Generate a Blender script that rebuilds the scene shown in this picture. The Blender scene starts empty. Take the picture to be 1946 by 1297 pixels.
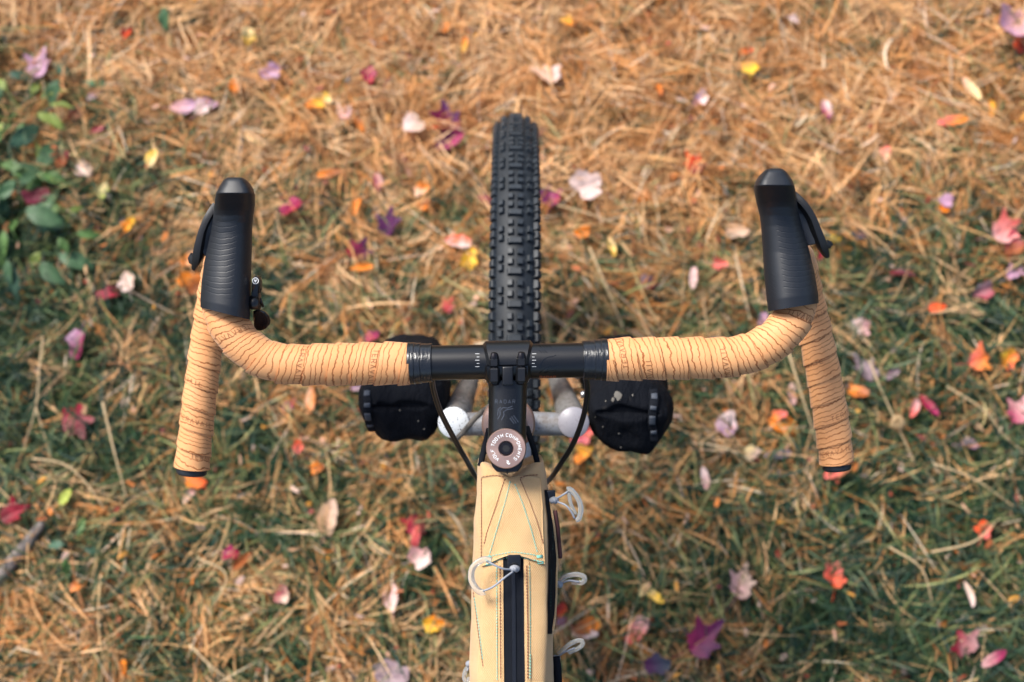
import bpy, bmesh, math, random
import numpy as np
from mathutils import Vector, Matrix, noise
from mathutils.bvhtree import BVHTree

# ------------------------------------------------------------------ camera, sky, sun, exposure
scene = bpy.context.scene
COL = scene.collection
TH = math.radians(20.0)                       # camera tipped 20 degrees forward of straight down
CAM = Vector((0.0, 0.0, 1.97))
FPX = 2100.0                                  # focal length in photo pixels (1946 wide)
XV = Vector((1, 0, 0)); TV = Vector((0, math.cos(TH), math.sin(TH))); SH = Vector((0, -math.sin(TH), math.cos(TH)))
cam = bpy.data.cameras.new('camera'); cam_o = bpy.data.objects.new('camera', cam); COL.objects.link(cam_o)
cam_o.location = CAM; cam_o.rotation_euler = (TH, 0, 0)
cam.sensor_width = 36.0; cam.lens = FPX / 1946.0 * 36.0; cam.clip_start = 0.05; cam.clip_end = 200.0
cam.dof.use_dof = True; cam.dof.focus_distance = 1.005; cam.dof.aperture_fstop = 4.0; cam.dof.aperture_blades = 9
scene.camera = cam_o

SUN_EL, SUN_AZ = math.radians(54), math.radians(-52)      # azimuth from +Y towards +X
world = bpy.data.worlds.new('World'); scene.world = world; world.use_nodes = True
wn = world.node_tree; wn.nodes.clear()
sky = wn.nodes.new('ShaderNodeTexSky'); sky.sky_type = 'NISHITA'; sky.sun_disc = False
sky.sun_elevation = SUN_EL; sky.sun_rotation = SUN_AZ; sky.dust_density = 3.0; sky.ozone_density = 1.0; sky.air_density = 1.0
bg = wn.nodes.new('ShaderNodeBackground'); bg.inputs['Strength'].default_value = 0.060
wo = wn.nodes.new('ShaderNodeOutputWorld')
wn.links.new(sky.outputs[0], bg.inputs[0]); wn.links.new(bg.outputs[0], wo.inputs[0])
sun = bpy.data.lights.new('sun', 'SUN'); sun.energy = 1.5; sun.angle = math.radians(20); sun.color = (1.0, 0.96, 0.89)
sun_o = bpy.data.objects.new('sun', sun); COL.objects.link(sun_o)
sd = Vector((math.sin(SUN_AZ) * math.cos(SUN_EL), math.cos(SUN_AZ) * math.cos(SUN_EL), math.sin(SUN_EL)))
sun_o.location = sd * 6; sun_o.rotation_euler = sd.to_track_quat('Z', 'Y').to_euler()
vs = scene.view_settings
vs.view_transform = 'Standard'; vs.look = 'None'; vs.gamma = 1.0; vs.use_curve_mapping = False; vs.exposure = 1.86

# ------------------------------------------------------------------ helpers
def P(px, py, d):
    return CAM + XV * ((px - 973.0) * d / FPX) + TV * ((648.5 - py) * d / FPX) - SH * d
def G(px, py, h=0.0):
    r = P(px, py, 1.0) - CAM
    return CAM + r * ((h - CAM.z) / r.z)
def MM(px_len, d):
    return px_len * d / FPX

def node(nt, kind, **kw):
    n = nt.nodes.new(kind)
    for k, v in kw.items():
        if k.startswith('i_'):
            key = k[2:]
            n.inputs[int(key) if key.isdigit() else key.replace('_', ' ')].default_value = v
        else:
            setattr(n, k, v)
    return n
def material(name, color=(0.5, 0.5, 0.5), rough=0.5, metal=0.0, spec=0.5, **kw):
    m = bpy.data.materials.new(name); m.use_nodes = True
    b = m.node_tree.nodes['Principled BSDF']
    b.inputs['Base Color'].default_value = (*color, 1); b.inputs['Roughness'].default_value = rough
    b.inputs['Metallic'].default_value = metal; b.inputs['Specular IOR Level'].default_value = spec
    for k, v in kw.items():
        b.inputs[k.replace('_', ' ')].default_value = v
    return m, m.node_tree, b
def mixcol(nt, fac, a, b):
    n = nt.nodes.new('ShaderNodeMix'); n.data_type = 'RGBA'
    for sock, v in ((n.inputs[0], fac), (n.inputs[6], a), (n.inputs[7], b)):
        if hasattr(v, 'links') or hasattr(v, 'is_linked'):
            nt.links.new(v, sock)
        else:
            sock.default_value = v if not isinstance(v, tuple) else (*v, 1)
    return n.outputs[2]
def ramp(nt, src, stops):
    r = nt.nodes.new('ShaderNodeValToRGB'); e = r.color_ramp.elements
    while len(e) < len(stops): e.new(0.5)
    for el, (p, c) in zip(e, stops):
        el.position = p; el.color = (c, c, c, 1) if not isinstance(c, tuple) else (*c, 1)
    nt.links.new(src, r.inputs[0]); return r.outputs[0]
def math_n(nt, op, a, b=None):
    n = nt.nodes.new('ShaderNodeMath'); n.operation = op
    for i, v in enumerate((a, b)):
        if v is None: continue
        if hasattr(v, 'is_linked'): nt.links.new(v, n.inputs[i])
        else: n.inputs[i].default_value = v
    return n.outputs[0]
def add_bump(nt, b, height, strength=0.3, dist=0.001):
    n = nt.nodes.new('ShaderNodeBump'); n.inputs['Strength'].default_value = strength; n.inputs['Distance'].default_value = dist
    nt.links.new(height, n.inputs['Height']); nt.links.new(n.outputs[0], b.inputs['Normal'])
def noise_n(nt, scale, detail=4, rough=0.55, vec=None):
    n = nt.nodes.new('ShaderNodeTexNoise'); n.inputs['Scale'].default_value = scale
    n.inputs['Detail'].default_value = detail; n.inputs['Roughness'].default_value = rough
    if vec is None:
        tc = nt.nodes.new('ShaderNodeTexCoord'); vec = tc.outputs['Object']
    nt.links.new(vec, n.inputs['Vector']); return n.outputs[0]

def link(o, parent=None):
    COL.objects.link(o)
    if parent is not None:
        o.parent = parent
        if parent.type == 'EMPTY':
            o.matrix_parent_inverse = Matrix.Translation(-parent.location)
    return o
def tag(o, label=None, cat=None, group=None, kind=None):
    for k, v in (('label', label), ('category', cat), ('group', group), ('kind', kind)):
        if v: o[k] = v
    return o
def empty(name, loc):
    o = bpy.data.objects.new(name, None); o.empty_display_size = 0.02; o.location = loc; COL.objects.link(o); return o
def mesh_data(name, V, F, mat, smooth=True, uv=None, col=None):
    me = bpy.data.meshes.new(name)
    me.from_pydata([tuple(v) for v in V], [], F)
    if mat: me.materials.append(mat)
    if smooth: me.shade_smooth() if hasattr(me, 'shade_smooth') else None
    me.polygons.foreach_set('use_smooth', [smooth] * len(me.polygons))
    if uv is not None:
        l = me.uv_layers.new(name='UVMap')
        idx = np.zeros(len(me.loops), dtype=np.int32); me.loops.foreach_get('vertex_index', idx)
        l.data.foreach_set('uv', np.asarray(uv, dtype=np.float32)[idx].ravel())
    if col is not None:
        a = me.color_attributes.new('tint', 'FLOAT_COLOR', 'POINT')
        c = np.ones((len(V), 4), dtype=np.float32); c[:, :3] = np.asarray(col, dtype=np.float32); a.data.foreach_set('color', c.ravel())
    me.update(); return me
def mobj(name, V, F, mat, parent=None, smooth=True, uv=None, col=None):
    return link(bpy.data.objects.new(name, mesh_data(name, V, F, mat, smooth, uv, col)), parent)
def sharp(o, deg=35):
    me = o.data; bm = bmesh.new(); bm.from_mesh(me)
    for e in bm.edges:
        if len(e.link_faces) == 2 and e.calc_face_angle(0) > math.radians(deg): e.smooth = False
    bm.to_mesh(me); bm.free(); return o
class MB:
    """collects shapes of ONE part"""
    def __init__(s): s.V = []; s.F = []
    def add(s, V, F):
        k = len(s.V); s.V += [Vector(v) for v in V]; s.F += [tuple(i + k for i in f) for f in F]; return s
    def build(s, name, mat, parent=None, smooth=True, **kw): return mobj(name, s.V, s.F, mat, parent, smooth, **kw)

def catmull(keys, n):
    """resample rows of numbers through a Catmull-Rom spline"""
    K = np.asarray(keys, dtype=float); m = len(K)
    if m == 2: return K[0] + (K[1] - K[0]) * np.linspace(0, 1, n)[:, None]
    E = np.vstack([2 * K[0] - K[1], K, 2 * K[-1] - K[-2]])
    u = np.linspace(0, m - 1 - 1e-9, n); i = u.astype(int); t = (u - i)[:, None]
    a, b, c, d = E[i], E[i + 1], E[i + 2], E[i + 3]
    return 0.5 * (2 * b + (c - a) * t + (2 * a - 5 * b + 4 * c - d) * t ** 2 + (3 * b - a - 3 * c + d) * t ** 3)
def even(keys, n):
    """Catmull-Rom then even arc length over the first three columns"""
    A = catmull(keys, 400); s = np.r_[0, np.cumsum(np.linalg.norm(np.diff(A[:, :3], axis=0), axis=1))]
    u = np.linspace(0, s[-1], n)
    return np.stack([np.interp(u, s, A[:, k]) for k in range(A.shape[1])], 1), s[-1]
def frames(C, up=SH):
    C = np.asarray(C); T = np.gradient(C, axis=0); T /= np.linalg.norm(T, axis=1)[:, None]
    N = []; n = np.array(up, dtype=float)
    for t in T:
        n = n - t * n.dot(t); n = n / np.linalg.norm(n); N.append(n.copy())
    N = np.array(N); return T, N, np.cross(T, N)
def tube(C, R, seg=14, caps=True, up=SH, flat=1.0):
    C = np.asarray([tuple(c) for c in C]); R = np.broadcast_to(np.asarray(R, dtype=float), (len(C),))
    T, N, B = frames(C, up); V = []; F = []
    for i in range(len(C)):
        for k in range(seg):
            a = 2 * math.pi * k / seg
            V.append(Vector(C[i] + (N[i] * math.cos(a) * flat + B[i] * math.sin(a)) * R[i]))
    for i in range(len(C) - 1):
        for k in range(seg):
            k2 = (k + 1) % seg; F.append((i * seg + k, i * seg + k2, (i + 1) * seg + k2, (i + 1) * seg + k))
    if caps:
        F.append(tuple(range(seg - 1, -1, -1))); F.append(tuple(range((len(C) - 1) * seg, len(C) * seg)))
    return V, F
def ptube(keys, r, n=24, seg=12, **kw):
    """tube through (px, py, depth[, radius]) keys"""
    K = [(*P(k[0], k[1], k[2]), k[3] if len(k) > 3 else r) for k in keys]
    A, L = even(K, n); return tube(A[:, :3], A[:, 3], seg, **kw)
def lathe(origin, axis, prof, seg=32, ref=XV):
    """prof: (radius, height along axis) rows"""
    ax = Vector(axis).normalized(); u = (ref - ax * ref.dot(ax)).normalized(); w = ax.cross(u); V = []; F = []
    for r, h in prof:
        for k in range(seg):
            a = 2 * math.pi * k / seg; V.append(origin + ax * h + (u * math.cos(a) + w * math.sin(a)) * r)
    for i in range(len(prof) - 1):
        for k in range(seg):
            k2 = (k + 1) % seg; F.append((i * seg + k, i * seg + k2, (i + 1) * seg + k2, (i + 1) * seg + k))
    F.append(tuple(range(seg - 1, -1, -1))); F.append(tuple(range((len(prof) - 1) * seg, len(prof) * seg)))
    return V, F
def bevel_box(c, ax, ay, az, sx, sy, sz, b=0.0008):
    """box with chamfered edges; half sizes"""
    c, ax, ay, az = Vector(c), Vector(ax), Vector(ay), Vector(az)
    bm = bmesh.new(); bmesh.ops.create_cube(bm, size=2.0)
    for v in bm.verts: v.co = Vector((v.co.x * sx, v.co.y * sy, v.co.z * sz))
    bmesh.ops.bevel(bm, geom=list(bm.edges), offset=b, segments=2, affect='EDGES', profile=0.7)
    V = [c + ax * v.co.x + ay * v.co.y + az * v.co.z for v in bm.verts]; bm.verts.index_update()
    F = [tuple(v.index for v in f.verts) for f in bm.faces]; bm.free(); return V, F
def prism(poly, d, thick, bev=0.0006):
    """plate with a px outline at depth d (top), given thickness away from the camera, chamfered rim"""
    c = Vector((sum(p[0] for p in poly) / len(poly), sum(p[1] for p in poly) / len(poly), 0)); n = len(poly); V = []
    dd = (lambda p: p[2]) if len(poly[0]) > 2 else (lambda p: d)
    for (shr, dz) in ((bev, 0), (0, bev), (0, thick - bev), (bev, thick)):
        for p in poly:
            q = P(p[0], p[1], dd(p)); cc = P(c.x, c.y, dd(p)); q = q + (cc - q).normalized() * shr - SH * dz; V.append(q)
    F = [tuple(range(n))]
    for i in range(3):
        for k in range(n):
            k2 = (k + 1) % n; F.append((i * n + k, (i + 1) * n + k, (i + 1) * n + k2, i * n + k2))
    F.append(tuple(range(4 * n - 1, 3 * n - 1, -1))); return V, F
def bvh_of(*objs):
    V = []; F = []
    for o in objs:
        k = len(V); V += [v.co.copy() for v in o.data.vertices]; F += [[i + k for i in p.vertices] for p in o.data.polygons]
    return BVHTree.FromPolygons(V, F)
def cast(bvh, px, py, lift=0.0003):
    r = (P(px, py, 1.0) - CAM).normalized(); h = bvh.ray_cast(CAM, r)
    if h[0] is None: return None
    n = h[1] if h[1].dot(r) < 0 else -h[1]
    return h[0] + n * lift
def strokes_on(mb, fn, polylines, w):
    """flat printed strokes: polylines in (u, v), fn maps (u, v) to a point or None"""
    for pl in polylines:
        pts = []
        for a, b in zip(pl[:-1], pl[1:]):
            k = max(1, int(math.hypot(b[0] - a[0], b[1] - a[1]) / (w * 1.6)))
            pts += [(a[0] + (b[0] - a[0]) * i / k, a[1] + (b[1] - a[1]) * i / k) for i in range(k)]
        pts.append(pl[-1]); V = []; ok = True
        for i, p in enumerate(pts):
            a = pts[max(0, i - 1)]; b = pts[min(len(pts) - 1, i + 1)]; L = math.hypot(b[0] - a[0], b[1] - a[1]) or 1
            nx, ny = -(b[1] - a[1]) / L * w / 2, (b[0] - a[0]) / L * w / 2
            q1, q2 = fn(p[0] + nx, p[1] + ny), fn(p[0] - nx, p[1] - ny)
            if q1 is None or q2 is None: ok = False; break
            V += [q1, q2]
        if ok and len(V) >= 4: mb.add(V, [(2 * i, 2 * i + 1, 2 * i + 3, 2 * i + 2) for i in range(len(V) // 2 - 1)])
GLYPH = {  # strokes on a 4 x 6 box
 'T': [[(0, 6), (4, 6)], [(2, 6), (2, 0)]], 'E': [[(4, 6), (0, 6), (0, 0), (4, 0)], [(0, 3), (3.2, 3)]],
 'R': [[(0, 0), (0, 6), (3, 6), (4, 5), (4, 4), (3, 3), (0, 3)], [(2, 3), (4, 0)]], 'A': [[(0, 0), (2, 6), (4, 0)]],
 'a': [[(0, 0), (2, 6), (4, 0)], [(0.8, 2), (3.2, 2)]], 'V': [[(0, 6), (2, 0), (4, 6)]], 'I': [[(2, 0), (2, 6)]], 'L': [[(0, 6), (0, 0), (4, 0)]],
 'W': [[(0, 6), (1, 0), (2, 4), (3, 0), (4, 6)]], 'O': [[(0.6, 0), (3.4, 0), (4, 1), (4, 5), (3.4, 6), (0.6, 6), (0, 5), (0, 1), (0.6, 0)]],
 'F': [[(4, 6), (0, 6), (0, 0)], [(0, 3), (3, 3)]], 'H': [[(0, 0), (0, 6)], [(4, 0), (4, 6)], [(0, 3), (4, 3)]],
 'C': [[(4, 5), (3.4, 6), (0.6, 6), (0, 5), (0, 1), (0.6, 0), (3.4, 0), (4, 1)]], 'M': [[(0, 0), (0, 6), (2, 3), (4, 6), (4, 0)]],
 'P': [[(0, 0), (0, 6), (3.4, 6), (4, 5.4), (4, 3.4), (3.4, 2.8), (0, 2.8)]], 'N': [[(0, 0), (0, 6), (4, 0), (4, 6)]],
 'S': [[(4, 5.4), (3.4, 6), (0.6, 6), (0, 5.2), (0.4, 3.4), (3.6, 2.8), (4, 1), (3.4, 0), (0.6, 0), (0, 0.6)]],
 'D': [[(0, 0), (0, 6), (2.8, 6), (4, 4.6), (4, 1.4), (2.8, 0), (0, 0)]], ' ': []}
def text_lines(txt, h, adv=5.6):
    """polylines for a word, cap height h, centred on the origin"""
    k = h / 6.0; L = (len(txt) * adv - (adv - 4)) * k; out = []
    for i, ch in enumerate(txt):
        for pl in GLYPH[ch]: out.append([((i * adv + x) * k - L / 2, y * k - h / 2) for x, y in pl])
    return out

# ------------------------------------------------------------------ ground and grass
rng = np.random.default_rng(7); random.seed(7)
gm, nt, b = material('soil', (0.05, 0.035, 0.02), 0.95, spec=0.1)
n1 = noise_n(nt, 14, 6); n2 = noise_n(nt, 90, 5)
c = mixcol(nt, ramp(nt, n1, [(0.38, 0.0), (0.62, 1.0)]), (0.035, 0.024, 0.014), (0.045, 0.05, 0.02))
c = mixcol(nt, ramp(nt, n2, [(0.5, 0.0), (0.75, 1.0)]), c, (0.11, 0.065, 0.03))
nt.links.new(c, b.inputs['Base Color']); add_bump(nt, b, n2, 0.8, 0.02)
nx, ny = 80, 80; xs = np.sign(np.linspace(-1, 1, nx)) * np.abs(np.linspace(-1, 1, nx)) ** 2.2 * 40; ys = xs + 0.8
def gz(x, y): return 0.012 * noise.noise(Vector((x * 2.2, y * 2.2, 0))) if abs(x) < 6 and abs(y - 0.8) < 6 else 0.0
V = [(x, y, gz(x, y) - 0.012) for y in ys for x in xs]
F = [(j * nx + i, j * nx + i + 1, (j + 1) * nx + i + 1, (j + 1) * nx + i) for j in range(ny - 1) for i in range(nx - 1)]
tag(mobj('ground', V, F, gm), kind='structure')

def blade_material(name, trans=0.25, rough=0.55):
    m = bpy.data.materials.new(name); m.use_nodes = True; nt = m.node_tree; nt.nodes.clear()
    at = node(nt, 'ShaderNodeAttribute', attribute_name='tint')
    p = node(nt, 'ShaderNodeBsdfPrincipled'); p.inputs['Roughness'].default_value = rough; p.inputs['Specular IOR Level'].default_value = 0.35
    t = node(nt, 'ShaderNodeBsdfTranslucent'); mx = node(nt, 'ShaderNodeMixShader'); mx.inputs[0].default_value = trans
    o = node(nt, 'ShaderNodeOutputMaterial')
    nt.links.new(at.outputs['Color'], p.inputs['Base Color']); nt.links.new(at.outputs['Color'], t.inputs['Color'])
    nt.links.new(p.outputs[0], mx.inputs[1]); nt.links.new(t.outputs[0], mx.inputs[2]); nt.links.new(mx.outputs[0], o.inputs[0]); return m
M_straw = blade_material('dry_straw', 0.22, 0.6); M_green = blade_material('living_grass', 0.3, 0.5)

def ribbons(pos, az, el, L, W, bend, droop, twist, col, k=5):
    """n curved tapering blades as one array of vertices, faces, colours"""
    n = len(az); s = np.linspace(0, 1, k); prof = np.interp(s, [0, 0.2, 0.65, 0.9, 1], [0.75, 1, 0.95, 0.55, 0.12])
    A = az[:, None] + bend[:, None] * s; E = el[:, None] + droop[:, None] * s
    D = np.stack([np.cos(A) * np.cos(E), np.sin(A) * np.cos(E), np.sin(E)], 2)
    step = (D[:, :-1] + D[:, 1:]) / 2 * (L / (k - 1))[:, None, None]
    C = np.concatenate([pos[:, None, :], pos[:, None, :] + np.cumsum(step, 1)], 1)
    C[:, :, 2] = np.maximum(C[:, :, 2], 0.004)
    tw = twist[:, None] * (0.6 + 0.8 * s)
    side = np.stack([-np.sin(A) * np.cos(tw), np.cos(A) * np.cos(tw), np.sin(tw)], 2)
    h = side * (W[:, None] * prof / 2)[:, :, None]
    V = np.stack([C - h, C + h], 2).reshape(n, 2 * k, 3)
    i = np.arange(k - 1); q = np.stack([2 * i, 2 * i + 1, 2 * i + 3, 2 * i + 2], 1)
    F = (np.arange(n)[:, None, None] * 2 * k + q).reshape(-1, 4)
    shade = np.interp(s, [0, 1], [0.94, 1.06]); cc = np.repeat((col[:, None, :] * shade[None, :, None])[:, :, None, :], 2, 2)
    return V.reshape(-1, 3), F, cc.reshape(-1, 3)
def big_mesh(name, parts, mat):
    V = []; F = []; Cc = []; k = 0
    for v, f, c in parts: V.append(v); F.append(f + k); Cc.append(c); k += len(v)
    V = np.concatenate(V); F = np.concatenate(F); Cc = np.concatenate(Cc)
    me = bpy.data.meshes.new(name); me.vertices.add(len(V)); me.vertices.foreach_set('co', V.astype(np.float32).ravel())
    me.loops.add(F.size); me.loops.foreach_set('vertex_index', F.astype(np.int32).ravel())
    me.polygons.add(len(F)); me.polygons.foreach_set('loop_start', np.arange(0, F.size, 4, dtype=np.int32))
    me.polygons.foreach_set('use_smooth', np.ones(len(F), dtype=bool))
    a = me.color_attributes.new('tint', 'FLOAT_COLOR', 'POINT'); c = np.ones((len(V), 4), dtype=np.float32); c[:, :3] = np.clip(Cc, 0, 1)
    a.data.foreach_set('color', c.ravel()); me.materials.append(mat); me.update(calc_edges=True); return link(bpy.data.objects.new(name, me))

# where the grass is still green: share of green by place on the lawn (rows from far to near, columns left to right)
GREEN = np.array([
 [0.12, 0.16, 0.08, 0.04, 0.03, 0.05, 0.16, 0.14],
 [0.45, 0.40, 0.18, 0.06, 0.03, 0.08, 0.18, 0.22],
 [0.80, 0.46, 0.34, 0.30, 0.24, 0.22, 0.46, 0.54],
 [0.78, 0.56, 0.48, 0.42, 0.40, 0.46, 0.66, 0.70],
 [0.78, 0.64, 0.56, 0.48, 0.38, 0.56, 0.72, 0.72],
 [0.48, 0.52, 0.50, 0.46, 0.42, 0.72, 0.86, 0.84],
 [0.28, 0.40, 0.46, 0.48, 0.46, 0.62, 0.88, 0.86]])
def to_px(x, y):
    X = x; t = y * math.cos(TH) - CAM.z * math.sin(TH); d = y * math.sin(TH) + CAM.z * math.cos(TH)
    return 973 + X * FPX / d, 648.5 - t * FPX / d
def green_share(x, y):
    px, py = to_px(x, y); u = np.clip(px / 1946 * 7, 0, 6.999); v = np.clip(py / 1297 * 6, 0, 5.999)
    i = u.astype(int); j = v.astype(int); a = u - i; bb = v - j
    g = GREEN[j, i] * (1 - a) * (1 - bb) + GREEN[j, i + 1] * a * (1 - bb) + GREEN[j + 1, i] * (1 - a) * bb + GREEN[j + 1, i + 1] * a * bb
    nz = np.array([noise.noise(Vector((p * 9, q * 9, 3.3))) + 0.7 * noise.noise(Vector((p * 23, q * 23, 8.1))) for p, q in zip(x, y)])
    return np.clip((g - 0.10) * 1.45, 0, 1.0) + 0.42 * nz
def place(n, dense=True):
    if dense: return rng.uniform(-1.3, 1.3, n), rng.uniform(-0.08, 1.66, n)
    x = rng.uniform(-2.3, 2.3, 3 * n); y = rng.uniform(-1.0, 2.5, 3 * n); k = ~((np.abs(x) < 1.3) & (y > -0.08) & (y < 1.66)); return x[k][:n], y[k][:n]

STRAW = np.array([[0.78, 0.41, 0.165], [0.72, 0.335, 0.11], [0.86, 0.52, 0.25], [0.60, 0.24, 0.06], [0.82, 0.52, 0.27], [0.46, 0.185, 0.06], [0.74, 0.42, 0.17]])
GRN = np.array([[0.028, 0.068, 0.036], [0.040, 0.088, 0.040], [0.062, 0.118, 0.045], [0.023, 0.057, 0.040], [0.20, 0.23, 0.085], [0.13, 0.18, 0.09], [0.022, 0.055, 0.034]])
CREAM = np.array([[0.86, 0.70, 0.50], [0.74, 0.59, 0.39], [0.84, 0.62, 0.45]])
PALE = np.array([[0.33, 0.31, 0.12], [0.27, 0.28, 0.11], [0.40, 0.34, 0.15]])
def straw_bundles(nb, dense):
    x, y = place(nb, dense); g = green_share(x, y); keep = rng.random(len(x)) > np.clip(g * 0.95 - 0.06, 0, 0.84)
    x, y, g = x[keep], y[keep], g[keep]; m = len(x)
    baz = rng.uniform(0, 2 * math.pi, m); bcol = STRAW[rng.integers(0, len(STRAW), m)] * rng.uniform(0.58, 1.12, m)[:, None]
    bz = 0.008 + 0.034 * rng.random(m) ** 1.3; cnt = rng.integers(4, 15, m); r = np.repeat(np.arange(m), cnt); n = len(r)
    bz = bz * np.clip(1.1 - 0.35 * g, 0.6, 1.1)
    pos = np.stack([x[r] + rng.normal(0, 0.013, n), y[r] + rng.normal(0, 0.013, n), np.clip(bz[r] + rng.normal(0, 0.005, n), 0.005, 0.06)], 1)
    az = baz[r] + rng.normal(0, 0.33, n); el = rng.normal(0.10, 0.17, n); L = rng.gamma(5, 0.0135, n).clip(0.02, 0.17)
    W = rng.uniform(0.0012, 0.0027, n) * np.where(rng.random(n) < 0.09, 1.8, 1); bend = rng.normal(0, 0.42, n); droop = -np.abs(rng.normal(0.12, 0.28, n))
    col = bcol[r] * rng.uniform(0.82, 1.15, n)[:, None]
    pale = rng.random(n) < 0.05 + 0.05 * np.clip(g[r], 0, 1); col[pale] = CREAM[rng.integers(0, 3, pale.sum())] * rng.uniform(0.75, 1.1, pale.sum())[:, None]
    dk = rng.random(n) < 0.10; col[dk] *= 0.5
    mixg = (rng.random(n) < np.clip(g[r] * 0.30, 0, 0.3)); col[mixg] = PALE[rng.integers(0, 3, mixg.sum())] * rng.uniform(0.7, 1.2, mixg.sum())[:, None]
    return ribbons(pos, az, el, L, W, bend, droop, rng.normal(0, 0.55, n), col)
def green_tufts(nb, dense):
    x, y = place(nb, dense); g = green_share(x, y); keep = rng.random(len(x)) < np.clip(g * 1.25, 0.03, 1)
    x, y, g = x[keep], y[keep], g[keep]; m = len(x)
    baz = rng.uniform(0, 2 * math.pi, m); bcol = GRN[rng.integers(0, len(GRN), m)] * rng.uniform(0.5, 1.15, m)[:, None]
    cnt = rng.integers(5, 17, m); r = np.repeat(np.arange(m), cnt); n = len(r)
    pos = np.stack([x[r] + rng.normal(0, 0.012, n), y[r] + rng.normal(0, 0.012, n), rng.uniform(0.0, 0.012, n)], 1)
    az = baz[r] + rng.normal(0, 0.75, n); el = rng.uniform(0.25, 1.15, n); L = rng.gamma(8, 0.0085, n).clip(0.03, 0.13)
    W = rng.uniform(0.0018, 0.0040, n); droop = -np.abs(rng.normal(0.9, 0.45, n))
    col = bcol[r] * rng.uniform(0.75, 1.25, n)[:, None]
    return ribbons(pos, az, el, L, W, rng.normal(0, 0.4, n), droop, rng.normal(0, 0.7, n), col)
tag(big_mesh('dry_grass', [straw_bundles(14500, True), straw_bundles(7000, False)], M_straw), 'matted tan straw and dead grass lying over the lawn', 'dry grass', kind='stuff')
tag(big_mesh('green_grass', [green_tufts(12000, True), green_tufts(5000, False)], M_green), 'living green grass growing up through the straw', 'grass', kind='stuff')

# crumbs of leaf and bark trodden into the straw
def litter(n):
    x, y = place(n, True); k = 4; pos = np.stack([x, y, rng.uniform(0.015, 0.05, n)], 1)
    pal = np.array([[.55, .17, .03], [.42, .12, .04], [.30, .06, .03], [.62, .34, .22], [.20, .05, .04], [.60, .40, .32], [.13, .10, .08], [.66, .30, .05], [.40, .22, .11]])
    col = pal[rng.integers(0, len(pal), n)] * rng.uniform(.7, 1.2, n)[:, None]
    return ribbons(pos, rng.uniform(0, 6.28, n), rng.normal(0, .25, n), rng.uniform(.008, .024, n), rng.uniform(.004, .011, n), rng.normal(0, .5, n), rng.normal(0, .6, n), rng.normal(0, .5, n), col, 5)
tag(big_mesh('leaf_litter', [litter(1500)], M_straw), 'small crumbs of brown and orange leaf scattered through the straw', 'leaf litter', kind='stuff')

# ------------------------------------------------------------------ bicycle materials
def rubber(name, col, rough, grain=900, bump=0.15):
    m, nt, b = material(name, col, rough, spec=0.45); n = noise_n(nt, grain, 3); add_bump(nt, b, n, bump, 0.0004)
    n2 = noise_n(nt, 60, 5); c = mixcol(nt, ramp(nt, n2, [(0.4, 0.0), (0.75, 1.0)]), col, tuple(x * 1.5 + 0.004 for x in col)); nt.links.new(c, b.inputs['Base Color'])
    return m
M_tyre = rubber('tyre_rubber', (0.007, 0.010, 0.014), 0.6)
M_knob = rubber('tread_rubber', (0.014, 0.019, 0.025), 0.5)
M_plug = rubber('bar_plug_rubber', (0.012, 0.014, 0.018), 0.5)
M_black, nt, b = material('matte_black_anodised', (0.004, 0.0045, 0.006), 0.33, 0.0, 0.55); add_bump(nt, b, noise_n(nt, 2500, 2), 0.12, 0.0002)
M_gloss, _, _ = material('gloss_black', (0.008, 0.009, 0.012), 0.16, 0.0, 0.6)
M_tapeblk, nt, b = material('black_finishing_tape', (0.010, 0.012, 0.016), 0.24, 0.0, 0.6)
tc = node(nt, 'ShaderNodeTexCoord'); mp = node(nt, 'ShaderNodeMapping'); mp.inputs['Scale'].default_value = (90, 18, 18); nt.links.new(tc.outputs['Object'], mp.inputs[0])
add_bump(nt, b, noise_n(nt, 5, 4, vec=mp.outputs[0]), 0.5, 0.002)
M_dark, _, _ = material('dark_recess', (0.004, 0.004, 0.005), 0.6)
M_white, _, _ = material('white_print', (0.82, 0.82, 0.80), 0.5)
M_ticks, _, _ = material('grey_print', (0.55, 0.56, 0.56), 0.5)
M_orange, _, _ = material('orange_print', (0.65, 0.16, 0.06), 0.45)
M_glossline, _, _ = material('gloss_graphic', (0.003, 0.004, 0.006), 0.12, 0.0, 0.7)
M_ghost, _, _ = material('satin_graphic', (0.055, 0.063, 0.08), 0.25, 0.0, 0.7)
M_bolt, _, _ = material('black_steel_bolt', (0.03, 0.028, 0.032), 0.3, 0.8, 0.5)
M_rose, nt, b = material('bronze_anodised', (0.52, 0.33, 0.27), 0.36, 0.55, 0.5)
b.inputs['Anisotropic'].default_value = 0.6; n = noise_n(nt, 1400, 2); add_bump(nt, b, n, 0.08, 0.0002)
nt.links.new(mixcol(nt, ramp(nt, noise_n(nt, 45, 5), [(0.35, 0.0), (0.7, 1.0)]), (0.43, 0.285, 0.24), (0.36, 0.235, 0.20)), b.inputs['Base Color'])
M_hose, _, _ = material('black_hose', (0.010, 0.010, 0.012), 0.28, 0.0, 0.6)
M_steel, nt, b = material('brushed_steel', (0.45, 0.45, 0.46), 0.35, 1.0)
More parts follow.
